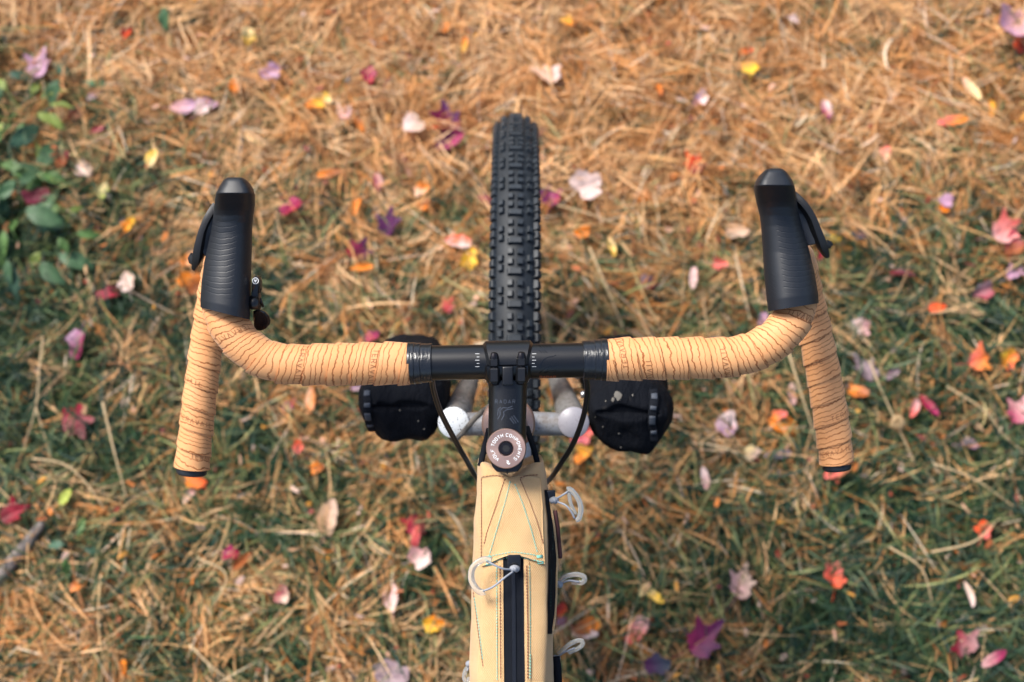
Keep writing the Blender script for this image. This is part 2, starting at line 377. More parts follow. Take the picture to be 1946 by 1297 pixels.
def painted(name, base, mud, lo=0.52, hi=0.66, rough=0.35, metal=0.35):
    m, nt, b = material(name, base, rough, metal, 0.5)
    tc = node(nt, 'ShaderNodeTexCoord'); m1 = node(nt, 'ShaderNodeMapping'); m1.inputs['Rotation'].default_value = (-TH, 0, 0); m2 = node(nt, 'ShaderNodeMapping'); m2.inputs['Scale'].default_value = (1, 1, 0.28)
    nt.links.new(tc.outputs['Object'], m1.inputs[0]); nt.links.new(m1.outputs[0], m2.inputs[0]); mv = m2.outputs[0]      # mud runs down the tubes
    n1 = noise_n(nt, 55, 8, 0.75, mv); n2 = noise_n(nt, 300, 5, 0.75, mv); n3 = noise_n(nt, 700, 2)
    f = math_n(nt, 'MAXIMUM', ramp(nt, n1, [(lo, 0.0), (hi, 0.75)]), ramp(nt, n2, [(0.57, 0.0), (0.64, 1.0)]))
    c = mixcol(nt, f, base, mud); nt.links.new(c, b.inputs['Base Color'])
    nt.links.new(math_n(nt, 'MULTIPLY', math_n(nt, 'SUBTRACT', 1.0, f), metal), b.inputs['Metallic'])
    nt.links.new(math_n(nt, 'ADD', math_n(nt, 'MULTIPLY', f, 0.5), rough), b.inputs['Roughness']); add_bump(nt, b, n3, 0.15, 0.0004); return m
M_fork = painted('muddy_silver_paint', (0.27, 0.275, 0.29), (0.09, 0.065, 0.045), 0.44, 0.62)
M_leg = painted('muddy_leg_paint', (0.27, 0.27, 0.27), (0.07, 0.058, 0.046), 0.40, 0.60)
M_caplit = painted('lit_cap_enamel', (0.74, 0.77, 0.78), (0.10, 0.08, 0.07), 0.72, 0.9, 0.3, 0.0)  # left cap: bright reflection of the sky painted into the enamel colour
M_capdim = painted('dim_cap_enamel', (0.27, 0.26, 0.29), (0.22, 0.20, 0.22), 0.60, 0.85, 0.4, 0.0)  # right cap: same enamel, darker copy without the painted reflection
M_frame = painted('frame_paint', (0.40, 0.41, 0.44), (0.12, 0.10, 0.08), 0.5, 0.75)

# printed cork tape: UV x runs along the strip in metres, y across it
M_tape, nt, b = material('printed_cork_tape', (0.72, 0.42, 0.2), 0.62, 0.0, 0.3, Sheen_Weight=0.15)
uvn = node(nt, 'ShaderNodeUVMap'); sep = node(nt, 'ShaderNodeSeparateXYZ'); nt.links.new(uvn.outputs[0], sep.inputs[0])
def uvmap(sx, sy):
    mp = node(nt, 'ShaderNodeMapping'); mp.inputs['Scale'].default_value = (sx, sy, 1); nt.links.new(uvn.outputs[0], mp.inputs[0]); return mp.outputs[0]
w1 = noise_n(nt, 1.0, 3.0, 0.62, uvmap(105, 55)); w2 = noise_n(nt, 1.0, 1.0, 0.5, uvmap(24, 30)); w3 = noise_n(nt, 1.0, 0, 0.5, uvmap(7, 70))
h = math_n(nt, 'ADD', math_n(nt, 'MULTIPLY', sep.outputs[1], 195.0), math_n(nt, 'ADD', math_n(nt, 'MULTIPLY', w1, 1.25), math_n(nt, 'ADD', math_n(nt, 'MULTIPLY', w2, 1.3), math_n(nt, 'MULTIPLY', w3, 1.6))))
fr = math_n(nt, 'ABSOLUTE', math_n(nt, 'SUBTRACT', math_n(nt, 'FRACT', h), 0.5))
line = ramp(nt, fr, [(0.072, 1.0), (0.112, 0.0)])
lw = ramp(nt, noise_n(nt, 1.0, 2, 0.5, uvmap(60, 60)), [(0.3, 0.55), (0.6, 1.0)])
line = math_n(nt, 'MULTIPLY', line, lw)
tan = mixcol(nt, ramp(nt, noise_n(nt, 30, 5), [(0.3, 0.0), (0.7, 1.0)]), (0.72, 0.36, 0.155), (0.66, 0.295, 0.11))
edge = ramp(nt, sep.outputs[1], [(0.02755, 0.0), (0.0280, 1.0)])      # seam shadow painted as a dark line along the strip's cut edge
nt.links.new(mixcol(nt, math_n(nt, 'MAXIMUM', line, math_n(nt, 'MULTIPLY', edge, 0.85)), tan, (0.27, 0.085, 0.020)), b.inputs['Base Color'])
add_bump(nt, b, math_n(nt, 'SUBTRACT', noise_n(nt, 1500, 3), math_n(nt, 'MULTIPLY', line, 0.9)), 0.35, 0.0004)
M_tapeink, _, _ = material('brown_tape_ink', (0.30, 0.115, 0.04), 0.6)

# grooved hood rubber: UV x across the hood (-1..1), y along it in metres
M_hood, nt, b = material('brake_hood_rubber', (0.0085, 0.011, 0.016), 0.5, 0.0, 0.5)
uvn = node(nt, 'ShaderNodeUVMap'); sep = node(nt, 'ShaderNodeSeparateXYZ'); nt.links.new(uvn.outputs[0], sep.inputs[0])
mp = node(nt, 'ShaderNodeMapping'); mp.inputs['Scale'].default_value = (2.2, 28, 1); nt.links.new(uvn.outputs[0], mp.inputs[0])
wob = noise_n(nt, 1.5, 2, 0.5, mp.outputs[0])
cx = math_n(nt, 'ADD', sep.outputs[0], 0.30)
arc = math_n(nt, 'ADD', math_n(nt, 'MULTIPLY', sep.outputs[1], 195.0), math_n(nt, 'ADD', math_n(nt, 'MULTIPLY', math_n(nt, 'MULTIPLY', cx, cx), -1.3), math_n(nt, 'MULTIPLY', wob, 0.5)))
gro = ramp(nt, math_n(nt, 'ABSOLUTE', math_n(nt, 'SUBTRACT', math_n(nt, 'FRACT', arc), 0.5)), [(0.05, 1.0), (0.16, 0.0)])
msk = math_n(nt, 'MULTIPLY', ramp(nt, sep.outputs[0], [(0.0, 1.0), (0.30, 1.0), (0.34, 0.0)]), math_n(nt, 'MULTIPLY', ramp(nt, sep.outputs[1], [(0.012, 0.0), (0.018, 1.0)]), ramp(nt, sep.outputs[1], [(0.085, 1.0), (0.092, 0.0)])))
arc2 = math_n(nt, 'ADD', math_n(nt, 'MULTIPLY', sep.outputs[1], 235.0), math_n(nt, 'MULTIPLY', sep.outputs[0], -4.6))
gro2 = ramp(nt, math_n(nt, 'ABSOLUTE', math_n(nt, 'SUBTRACT', math_n(nt, 'FRACT', arc2), 0.5)), [(0.04, 1.0), (0.14, 0.0)])
msk2 = math_n(nt, 'MULTIPLY', ramp(nt, sep.outputs[0], [(0.60, 0.0), (0.66, 0.7)]), math_n(nt, 'MULTIPLY', ramp(nt, sep.outputs[1], [(0.005, 0.0), (0.012, 1.0)]), ramp(nt, sep.outputs[1], [(0.075, 1.0), (0.085, 0.0)])))
gg = math_n(nt, 'ADD', math_n(nt, 'MULTIPLY', gro, msk), math_n(nt, 'MULTIPLY', gro2, msk2))
grain = noise_n(nt, 1300, 2); dust = ramp(nt, noise_n(nt, 420, 3, 0.7), [(0.70, 0.0), (0.76, 1.0)])
add_bump(nt, b, math_n(nt, 'SUBTRACT', math_n(nt, 'MULTIPLY', grain, 0.25), gg), 0.26, 0.0006)
nt.links.new(mixcol(nt, math_n(nt, 'MULTIPLY', dust, 0.2), (0.0085, 0.011, 0.016), (0.25, 0.24, 0.22)), b.inputs['Base Color'])

# ------------------------------------------------------------------ bicycle
AXLE = P(976.5, 697, 1.682); bike = empty('bicycle', (AXLE.x, AXLE.y, 0.0))
tag(bike, 'drop-bar bicycle with cork-wrapped handlebar and knobbly front tyre, seen from above', 'bicycle')

# --- front wheel: frame of the wheel (across, forward, up)
YAW = Matrix.Rotation(math.radians(-0.45), 4, SH)
WX = (YAW @ XV).normalized(); WT = (YAW @ TV).normalized(); WS = SH.copy()
def wheel_pt(c, al, lat, rad): return c + (WS * math.cos(al) + WT * math.sin(al)) * rad + WX * lat
RM, RC = 0.3445, 0.0295
def tyre_mesh(c):
    V = []; F = []; n, m = 160, 28
    for i in range(n):
        al = 2 * math.pi * i / n
        for k in range(m):
            be = -2.45 + 4.9 * k / (m - 1); V.append(wheel_pt(c, al, RC * math.sin(be) * 1.03, RM + RC * math.cos(be)))
    for i in range(n):
        for k in range(m - 1):
            i2 = (i + 1) % n; F.append((i * m + k, i * m + k + 1, i2 * m + k + 1, i2 * m + k))
    return V, F
def knob_shape(l, w, hh, notch=False):
    """tapered block with a chamfered top, lying in x (across), y (along), z (out)"""
    V = []; rings = ((1.12, -0.0012), (1.0, hh * 0.55), (0.93, hh * 0.9), (0.80, hh))
    for s, z in rings:
        for sx, sy in ((-1, -1), (1, -1), (1, 1), (-1, 1)):
            yy = sy * l / 2 * s
            if notch: yy += (0.0012 if sy > 0 else 0.0)
            V.append((sx * w / 2 * s, yy, z))
    F = [(12, 13, 14, 15)]
    for i in range(3):
        for k in range(4): k2 = (k + 1) % 4; F.append((i * 4 + k, i * 4 + k2, (i + 1) * 4 + k2, (i + 1) * 4 + k))
    return V, F
KN = {'pair': mesh_data('tread_knob_pair', *knob_shape(0.0078, 0.0066, 0.0044), M_knob, False), 'bar': mesh_data('tread_knob_bar', *knob_shape(0.0066, 0.0172, 0.0044, True), M_knob, False),
      'mid': mesh_data('tread_knob_mid', *knob_shape(0.0082, 0.0062, 0.0046), M_knob, False), 'side': mesh_data('tread_knob_side', *knob_shape(0.0098, 0.0085, 0.0052), M_knob, False)}
NP = 57
LAYOUT = [('bar', 0.0, 0.0)] + [('pair', o, s * 0.185) for o in (0.33, 0.66) for s in (-1, 1)] + [('mid', o, s * 0.56) for o in (0.16, 0.46) for s in (-1, 1)] + [('side', o, s * 1.0) for o in (0.08, 0.40, 0.72) for s in (-1, 1)]
def knob_matrix(c, al, be):
    rad = WS * math.cos(al) + WT * math.sin(al); alo = -WS * math.sin(al) + WT * math.cos(al)
    out = (rad * math.cos(be) + WX * math.sin(be)); acr = out.cross(alo) * -1.0; o = wheel_pt(c, al, RC * math.sin(be) * 1.03, RM + RC * math.cos(be))
    return Matrix(((acr.x, alo.x, out.x, o.x), (acr.y, alo.y, out.y, o.y), (acr.z, alo.z, out.z, o.z), (0, 0, 0, 1)))
def build_tyre(c, seen):
    t = mobj('tyre', *tyre_mesh(c), M_tyre, bike); rest = MB()
    for p in range(NP):
        for kind, o, be in LAYOUT:
            al = 2 * math.pi * (p + o) / NP; al = al if al < math.pi else al - 2 * math.pi; M = knob_matrix(c, al, be)
            M = M @ Matrix.Rotation(random.uniform(-0.03, 0.03), 4, 'Z')
            if seen and math.radians(-14) < al < math.radians(83):
                k = bpy.data.objects.new('tread_knob', KN[kind]); COL.objects.link(k); k.parent = t; k.matrix_basis = M
            else:
                me = KN[kind]; rest.add([M @ v.co for v in me.vertices], [tuple(q.vertices) for q in me.polygons])
    tag(rest.build('tread', M_knob, t, False), kind='stuff'); return t
def build_rim(c, axle_w):
    prof = [(-0.017, 0.318), (-0.0185, 0.325), (-0.0165, 0.326), (-0.015, 0.316), (0.015, 0.316), (0.0165, 0.326), (0.0185, 0.325), (0.017, 0.318), (0.012, 0.304), (0.0, 0.299), (-0.012, 0.304)]
    V = []; F = []; n = 96; m = len(prof)
    for i in range(n):
        for lat, r in prof: V.append(wheel_pt(c, 2 * math.pi * i / n, lat, r))
    for i in range(n):
        for k in range(m): i2 = (i + 1) % n; k2 = (k + 1) % m; F.append((i * m + k, i * m + k2, i2 * m + k2, i2 * m + k))
    rim = mobj('rim', V, F, M_black, bike)
    for i in range(32):
        al = 2 * math.pi * i / 32; s = 1 if i % 2 else -1; a0 = al + (0.9 if i % 4 < 2 else -0.9)
        a = wheel_pt(c, a0, s * 0.028, 0.028); bb = wheel_pt(c, al, s * 0.003, 0.305)
        mobj('spoke', *tube([a, (a + bb) / 2, bb], 0.001, 6), M_steel, rim)
    w = axle_w
    mobj('hub', *lathe(c, WX, [(0.008, -w), (0.010, -w + 0.004), (0.010, -0.036), (0.030, -0.033), (0.030, -0.029), (0.016, -0.024), (0.015, 0.024), (0.030, 0.029), (0.030, 0.033), (0.010, 0.036), (0.010, w - 0.004), (0.008, w)], 24, WT), M_black, bike)
    return rim
build_tyre(AXLE, True); build_rim(AXLE, 0.052)

# --- fork
crown_d = 1.222
for (px, py, cap, dx) in ((862, 803, M_caplit, 904), (1090, 803, M_capdim, 1050)):
    leg = MB(); leg.add(*ptube([(px, py, 1.207, 0.0162), (px + (dx - px) * 0.25, py - 26, 1.33, 0.0160), (px + (dx - px) * 0.65, py - 70, 1.52, 0.0135), (dx, 700, 1.69, 0.0105)], 0.015, 30, 20))
    o = leg.build('fork_leg', M_leg, bike); sharp(o, 50)
    top = P(px, py, 1.207); mobj('leg_cap', *lathe(top - SH * 0.001, SH, [(0.0164, 0), (0.0170, 0.001), (0.0170, 0.0038), (0.0162, 0.0050), (0.0005, 0.0054)], 40), cap, o)
    for k, (qx, qy, qd) in enumerate(((px + (-14 if px < 973 else 14), 750, 1.29), (px + (-4 if px < 973 else 4), 715, 1.40))):
        a = P(qx, qy, qd); sgn = -1 if px < 973 else 1
        mobj('mount_boss', *lathe(a, XV * sgn + SH * 0.2, [(0.0042, 0), (0.0042, 0.004), (0.0034, 0.0052), (0.0004, 0.0054)], 14, TV), M_steel, o)
    dr = P(dx, 697, 1.69); mobj('dropout', *bevel_box(dr, WX, WT, WS, 0.004, 0.014, 0.018, 0.002), M_fork, bike)
cr = MB(); cr.add(*ptube([(862, 807, crown_d, 0.0128), (920, 806, crown_d, 0.0132), (975, 805, crown_d, 0.014), (1030, 806, crown_d, 0.0132), (1090, 807, crown_d, 0.0128)], 0.013, 24, 20)); cr.build('fork_crown', M_fork, bike)
# --- head tube, headset, frame tubes
st_top = P(962, 848, 1.035); hs = P(966, 808, 1.105); hc = P(974, 803, 1.215); ax = (st_top - hs).normalized()
mobj('head_tube', *tube([hs - ax * 0.002, (hs + hc) / 2, hc], 0.0235, 32), M_frame, bike)
o = mobj('headset_cup', *lathe(hs, ax, [(0.0262, -0.012), (0.0270, -0.010), (0.0270, -0.003), (0.0262, -0.001), (0.0250, 0.0), (0.0250, 0.001), (0.0195, 0.004), (0.0185, 0.011)], 48), M_rose, bike); sharp(o, 30)
mobj('steerer_spacer', *tube([hs + ax * 0.010, st_top], 0.0178, 32), M_black, bike)
tt0 = hs - ax * 0.03 - TV * 0.015; tt1 = tt0 + Vector((0, -0.56, -0.13)); dt0 = hc + Vector((0, -0.02, 0.03)); bbk = Vector((0.0, dt0.y - 0.50, 0.33))
mobj('top_tube', *tube([tt0, (tt0 + tt1) / 2, tt1], 0.0165, 20), M_frame, bike)
mobj('down_tube', *tube([dt0, (dt0 + bbk) / 2, bbk], 0.020, 20), M_frame, bike)
st1 = tt1 + (tt1 - bbk).normalized() * 0.05
mobj('seat_tube', *tube([bbk, (bbk + st1) / 2, st1], 0.0165, 20), M_frame, bike)
mobj('seatpost', *tube([st1, st1 + (st1 - bbk).normalized() * 0.10], 0.0136, 20), M_black, bike)
RAX = Vector((AXLE.x - 0.006, AXLE.y - 1.10, AXLE.z))
for s in (-1, 1):
    mobj('chainstay', *tube([bbk + XV * s * 0.035, (bbk + RAX) / 2 + XV * s * 0.052, RAX + XV * s * 0.066], [0.012, 0.010, 0.008], 14), M_frame, bike)
    mobj('seatstay', *tube([tt1 + XV * s * 0.018, (tt1 + RAX) / 2 + XV * s * 0.05, RAX + XV * s * 0.066], [0.009, 0.008, 0.007], 14), M_frame, bike)
build_tyre(RAX, False); build_rim(RAX, 0.068)
sp = st1 + (st1 - bbk).normalized() * 0.115; sk = []
for t, w, z in ((-0.13, 0.05, 0.012), (-0.125, 0.068, 0.016), (-0.08, 0.066, 0.012), (-0.02, 0.045, 0.004), (0.05, 0.026, 0.003), (0.11, 0.019, 0.004), (0.135, 0.012, -0.003)): sk.append((t, w, z))
V = []; F = []; m = 14
for t, w, z in catmull(sk, 24):
    for k in range(m):
        a = 2 * math.pi * k / m; V.append(sp + Vector((math.cos(a) * w, t, z + 0.014 * math.sin(a) - 0.02 * abs(math.cos(a)) ** 3)))
for i in range(23):
    for k in range(m): k2 = (k + 1) % m; F.append((i * m + k, i * m + k2, (i + 1) * m + k2, (i + 1) * m + k))
F += [tuple(range(m)), tuple(range(23 * m, 24 * m))]; mobj('saddle', V, F, M_plug, bike)
for s in (-1, 1):
    ce = bbk + XV * s * 0.075 + Vector((0, s * 0.12, -s * 0.12)); mobj('crank_arm', *tube([bbk + XV * s * 0.05, ce], [0.012, 0.010], 12), M_black, bike)
    mobj('pedal', *bevel_box(ce + XV * s * 0.05, XV, Vector((0, 1, 0)), Vector((0, 0, 1)), 0.045, 0.045, 0.008, 0.003), M_black, bike)
mobj('chainring', *lathe(bbk + XV * 0.045, XV, [(0.055, -0.0015), (0.066, -0.0015), (0.066, 0.0015), (0.055, 0.0015)], 48, TV), M_black, bike)

# --- handlebar
def bar_y(px): return 687.5 - (px - 965) * 0.019
bar = MB(); bar.add(*ptube([(780, bar_y(780), 1.01), (900, bar_y(900), 1.01), (1030, bar_y(1030), 1.01), (1150, bar_y(1150), 1.01)], 0.0159, 40, 48))
bar_o = bar.build('handlebar', M_black, bike); bar_b = bvh_of(bar_o)
bx = (P(1150, bar_y(1150), 1.01) - P(780, bar_y(780), 1.01)).normalized()
# clamp scale ticks, gloss contour lines and orange wordmark
tk = MB()
for x0, x1 in ((903, 911), (1011, 1019)):
    for i, yy in enumerate((673, 679, 685, 691, 697)):
        a, e = (x0, x1) if i % 2 == 0 else ((x0 + 3, x1) if x0 < 960 else (x0, x1 - 3))
        strokes_on(tk, lambda u, v: cast(bar_b, u, v), [[(a, yy), (e, yy)]], 0.9)
tk.build('scale_marks', M_ticks, bar_o, False)
gl = MB(); B_ = lambda u, v: cast(bar_b, u, v, 0.00025)
strokes_on(gl, B_, [[(1025, 700), (1028, 692), (1034, 683), (1042, 679), (1051, 678), (1057, 675)], [(1025, 709), (1034, 704), (1044, 698), (1057, 696)], [(1034, 709), (1044, 706), (1058, 705)]], 1.5)
strokes_on(gl, B_, [[(1024 + 6 * i, 657), (1030 + 6 * i, 661)] for i in range(4)] + [[(1024 + 5 * i, 666), (1030 + 5 * i, 671)] for i in range(3)], 0.9)
gl.build('contour_graphic', M_glossline, bar_o, False)
og = MB(); strokes_on(og, lambda u, v: cast(bar_b, 1041 + u, 716.5 - v * 0.62), text_lines('RaDaR', 6.5, 6.0), 1.1); og.build('wordmark', M_orange, bar_o, False)

# --- bar tape: one helical strip a side, each turn lapping the next one outboard
PITCH, LAP = 0.0218, 1.30
def bar_side(keys, sgn, words_at):
    K = [(*P(k[0], k[1], k[2]), k[3]) for k in keys]; A, L = even(K, 300); C = A[:, :3]; R = A[:, 3]
    T, N, B = frames(C); B = B * (1 if B[0].dot(np.array(TV)) < 0 else -1)     # phi 90 degrees faces the rider
    s_ax = np.linspace(0, L, 300); I = lambda M, s: np.array([np.interp(s, s_ax, M[:, j]) for j in range(3)])
    px_keys = np.array([[(Vector(c) - CAM).dot(XV) / -(Vector(c) - CAM).dot(SH) * FPX + 973, 648.5 - (Vector(c) - CAM).dot(TV) / -(Vector(c) - CAM).dot(SH) * FPX] for c in C])
    def s_at(px, py, lo=0, hi=1):
        k0, k1 = int(lo * 299), int(hi * 299) + 1; d = np.hypot(px_keys[k0:k1, 0] - px, px_keys[k0:k1, 1] - py); return s_ax[k0 + int(d.argmin())]
    def pt(s, phi, dr):
        n, bb = I(N, s), I(B, s); return Vector(I(C, s) + (n * math.cos(phi) + bb * math.sin(phi)) * (np.interp(s, s_ax, R) + dr))
    NPHI = 30; turns = int(L / PITCH) + 1; W = PITCH * LAP; V = []; F = []; UV = []
    ws = [0.0, 0.06, 0.2, 0.4, 0.6, 0.8, 0.93, 1.0, 1.0]; nw = len(ws); cnt = 0
    for q in range(-NPHI, turns * NPHI + 1):
        phi = 2 * math.pi * q / NPHI; s0 = PITCH * q / NPHI
        for j, w in enumerate(ws):
            s = min(max(s0 + w * W, 0.0), L); wav = 0.0005 * noise.noise(Vector((phi * 0.8, w, sgn * 3)))
            dr = -0.0011 + 0.0022 * w + wav - (0.0010 if j == 0 else 0) - (0.0022 if j == nw - 1 else 0) - (0.0002 if j == nw - 2 else 0)
            V.append(pt(s, phi, dr)); UV.append((phi * 0.017 + sgn * 5, w * W + q // NPHI * 0.0))
        if cnt:
            a = (cnt - 1) * nw; c = cnt * nw
            for j in range(nw - 1): F.append((a + j, a + j + 1, c + j + 1, c + j))
        cnt += 1
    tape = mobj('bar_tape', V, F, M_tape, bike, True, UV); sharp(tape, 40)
    core = mobj('bar_core', *tube(C[::3], R[::3] - 0.003, 20), M_dark, bike)
    tb = bvh_of(tape); word = MB()
    for (px, py, lo, hi, phi0) in words_at:
        s0 = s_at(px, py, lo, hi); r0 = float(np.interp(s0, s_ax, R)); vw = np.array((CAM - Vector(I(C, s0))).normalized()); phi0 = phi0 + math.atan2(I(B, s0).dot(vw), I(N, s0).dot(vw))
        def f(u, v):
            phi = phi0 + sgn * -u / r0 * (1 if sgn > 0 else 1)     # words run round the bar, letter tops face the stem
            s = s0 - v + PITCH * (phi - phi0) / (2 * math.pi)
            if s < 0 or s > L: return None
            c = Vector(I(C, s)); dirn = Vector(I(N, s) * math.cos(phi) + I(B, s) * math.sin(phi)).normalized()
            h = tb.ray_cast(c + dirn * 0.05, -dirn); return (h[0] + dirn * 0.0003) if h[0] else pt(s, phi, 0.0018)
        strokes_on(word, f, text_lines('TERAVAIL', 0.0045, 6.6), 0.00055)
    tag(word.build('lettering', M_tapeink, tape, False), kind='stuff')
    # end plug
    e = Vector(C[-1]); t = Vector(T[-1]); mobj('bar_end_plug', *lathe(e - t * 0.004, t, [(R[-1] * 0.80, -0.004), (R[-1] * 0.82, 0.004), (R[-1] * 0.86, 0.0055), (R[-1] * 0.86, 0.0095), (R[-1] * 0.78, 0.0112), (0.002, 0.0112)], 36), M_plug, bike)
    return tape
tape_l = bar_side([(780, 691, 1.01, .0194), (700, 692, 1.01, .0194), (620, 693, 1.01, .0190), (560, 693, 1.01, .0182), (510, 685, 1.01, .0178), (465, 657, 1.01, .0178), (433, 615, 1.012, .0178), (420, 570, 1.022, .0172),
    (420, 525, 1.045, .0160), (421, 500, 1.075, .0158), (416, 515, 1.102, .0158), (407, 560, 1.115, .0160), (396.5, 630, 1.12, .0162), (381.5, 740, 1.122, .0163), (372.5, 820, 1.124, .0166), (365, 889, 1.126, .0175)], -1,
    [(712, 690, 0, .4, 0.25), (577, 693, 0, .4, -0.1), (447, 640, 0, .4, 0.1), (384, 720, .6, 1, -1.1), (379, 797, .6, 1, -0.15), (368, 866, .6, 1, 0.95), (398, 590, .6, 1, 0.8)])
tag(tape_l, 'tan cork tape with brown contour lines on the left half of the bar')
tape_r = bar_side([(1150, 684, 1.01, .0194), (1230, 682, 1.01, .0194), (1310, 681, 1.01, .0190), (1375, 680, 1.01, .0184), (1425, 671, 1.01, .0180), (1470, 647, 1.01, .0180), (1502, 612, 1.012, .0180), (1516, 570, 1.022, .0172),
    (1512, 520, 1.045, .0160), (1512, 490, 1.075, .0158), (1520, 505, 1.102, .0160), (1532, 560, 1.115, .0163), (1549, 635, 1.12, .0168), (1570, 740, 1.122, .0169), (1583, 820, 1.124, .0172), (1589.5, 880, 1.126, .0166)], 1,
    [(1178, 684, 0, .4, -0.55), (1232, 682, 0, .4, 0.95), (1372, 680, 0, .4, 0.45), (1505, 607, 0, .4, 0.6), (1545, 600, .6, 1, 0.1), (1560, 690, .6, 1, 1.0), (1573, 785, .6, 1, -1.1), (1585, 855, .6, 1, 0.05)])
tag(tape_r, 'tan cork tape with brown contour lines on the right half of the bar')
# black finishing tape
for x0, x1 in ((776, 822), (1154, 1107)):
    sg = 1 if x1 > x0 else -1; prof = [(x0, .0192), (x0 + sg * 12, .0193), (x0 + sg * 13, .0188), (x0 + sg * 24, .0187), (x0 + sg * 25, .0180), (x1 - sg * 1, .0178), (x1, .0165)]
    C = [P(x, bar_y(x), 1.01) for x, r in prof]; o = mobj('finishing_tape', *tube(C, [r for x, r in prof], 40), M_tapeblk, bike); sharp(o, 30)

# --- hoods and levers
def hood(keys, slope, outer, seam=False):
    yy = np.unique(np.r_[np.linspace(keys[0][0], keys[-1][0], 60), [k[0] for k in keys]])[::-1]; KA = np.array(keys)[::-1]; K = np.stack([yy] + [np.interp(yy, KA[:, 0], KA[:, j]) for j in range(1, 6)], 1); V = []; F = []; UV = []; m = 40; y0 = keys[0][0]; acc = 0; prev = None
    for i, (py, xl, xr, dt, db, ex) in enumerate(K):
        cx, hw, dm, hh = (xl + xr) / 2, (xr - xl) / 2, (dt + db) / 2, (db - dt) / 2
        sl = slope * max(0.0, 1 - (y0 - py) / 95.0); dref = dm - 0.4 * hh; cpt = P(cx, py, dref)
        acc += 0 if prev is None else (cpt - prev).length; prev = cpt
        for k in range(m):
            a = 2 * math.pi * k / m; c, s = math.cos(a), math.sin(a); e = 2 / ex
            u = math.copysign(abs(c) ** e, c); v = math.copysign(abs(s) ** e, s)
            b0 = P(cx, py + sl * hw * u, dref) + XV * MM(hw * u, dref); lean = SH + ((CAM - b0) / dref - SH) * 0.85      # the hoods lean outwards with the flared bar
            q = b0 + lean * (hh * v - 0.4 * hh)
            V.append(q); UV.append((u * outer if s > -0.2 else 9, acc))
    n = len(K)
    for i in range(n - 1):
        for k in range(m): k2 = (k + 1) % m; F.append((i * m + k, (i + 1) * m + k, (i + 1) * m + k2, i * m + k2))
    F.append(tuple(range(m))); F.append(tuple(range((n - 1) * m, n * m)))
    o = mobj('brake_hood', V, F, M_hood, bike, True, UV); sharp(o, 26); return o
hl = hood([(596, 380, 474, .982, 1.045, 2.3), (580, 379.5, 475, .981, 1.047, 2.3), (540, 382, 476.5, .982, 1.047, 2.3), (500, 387, 477, .984, 1.045, 2.3), (470, 393, 478, .9848, 1.043, 2.3), (445, 398.5, 478.3, .9846, 1.042, 2.35), (425, 402, 479, .9826, 1.04, 2.4), (410, 404.5, 480.5, .9788, 1.038, 2.6), (400, 405.5, 482, .9740, 1.036, 2.9),
     (388, 407, 483, .9655, 1.035, 3.5), (378, 408.5, 483, .9575, 1.033, 4.0), (369, 410, 482.5, .9502, 1.033, 4.4), (367.5, 410.5, 482, .9498, 1.033, 4.4), (358, 415, 479, .9512, 1.03, 4.2), (350, 420, 474.5, .9526, 1.028, 3.8), (344.5, 423.5, 470, .9538, 1.02, 3.8), (341, 427, 466, .9556, 1.015, 3.6), (339, 429.5, 463, .9590, 1.008, 3.2), (338, 432, 460, .965, 1.0, 2.8), (337.6, 436, 456, .974, .992, 2.2)], 0.25, 1)
tag(hl, 'black ribbed rubber brake hood on the left')
hr = hood([(584, 1461, 1557, .982, 1.045, 2.3), (565, 1458, 1556, .981, 1.047, 2.3), (520, 1453, 1549, .983, 1.047, 2.3), (480, 1450.5, 1540, .985, 1.045, 2.3), (455, 1449, 1533, .9848, 1.043, 2.3), (430, 1447, 1525, .9846, 1.042, 2.35), (410, 1444.5, 1520, .9826, 1.04, 2.4), (395, 1441, 1517, .9788, 1.038, 2.6), (385, 1438.5, 1515, .9740, 1.036, 2.9),
     (373, 1436.5, 1513.5, .9655, 1.035, 3.5), (363, 1435, 1512, .9575, 1.033, 4.0), (354, 1434.5, 1510, .9502, 1.033, 4.4), (352.5, 1435, 1509.5, .9498, 1.033, 4.4), (343, 1438, 1506, .9512, 1.03, 4.2), (335, 1443, 1501, .9526, 1.028, 3.8), (328.5, 1449, 1496, .9538, 1.02, 3.8), (325, 1452.5, 1492, .9556, 1.015, 3.6), (322.5, 1456.5, 1489, .9590, 1.008, 3.2), (321.2, 1460, 1486, .965, 1.0, 2.8), (320.6, 1464, 1482, .974, .992, 2.2)], -0.16, -1)
tag(hr, 'black ribbed rubber brake hood on the right, with a dotted seam on its tip')
hb = bvh_of(hr); sm = MB(); strokes_on(sm, lambda u, v: cast(hb, u, v, 0.0003), [[(1459 - 1.9 * i, 324.5 + 3.0 * i), (1458 - 1.9 * i, 326.3 + 3.0 * i)] for i in range(8)], 1.5); sm.build('seam_stitch', M_dark, hr, False)
def lever(M, path, inner, nub):
    A, L = even([(*P(*p[:3]), p[3], p[4]) for p in path], 26); T, N, B = frames(A[:, :3]); V = []; F = []; m = 10
    for i in range(26):
        for k in range(m):
            a = 2 * math.pi * (k + 0.5) / m; c, s = math.cos(a), math.sin(a)
            V.append(Vector(A[i, :3] + N[i] * A[i, 4] * math.copysign(abs(s) ** 0.55, s) + B[i] * A[i, 3] * math.copysign(abs(c) ** 0.55, c)))
    for i in range(25):
        for k in range(m): k2 = (k + 1) % m; F.append((i * m + k, i * m + k2, (i + 1) * m + k2, (i + 1) * m + k))
    F += [tuple(range(m)), tuple(range(25 * m, 26 * m))]
    lv = mobj('brake_lever', V, F, M_lev, bike); sharp(lv, 40)
    mobj('inner_plate', *prism(inner, 0, 0.012, 0.0005), M_levin, lv, False); mobj('shift_paddle', *prism(nub, 0, 0.010, 0.0012), M_lev, lv, False)
    return lv
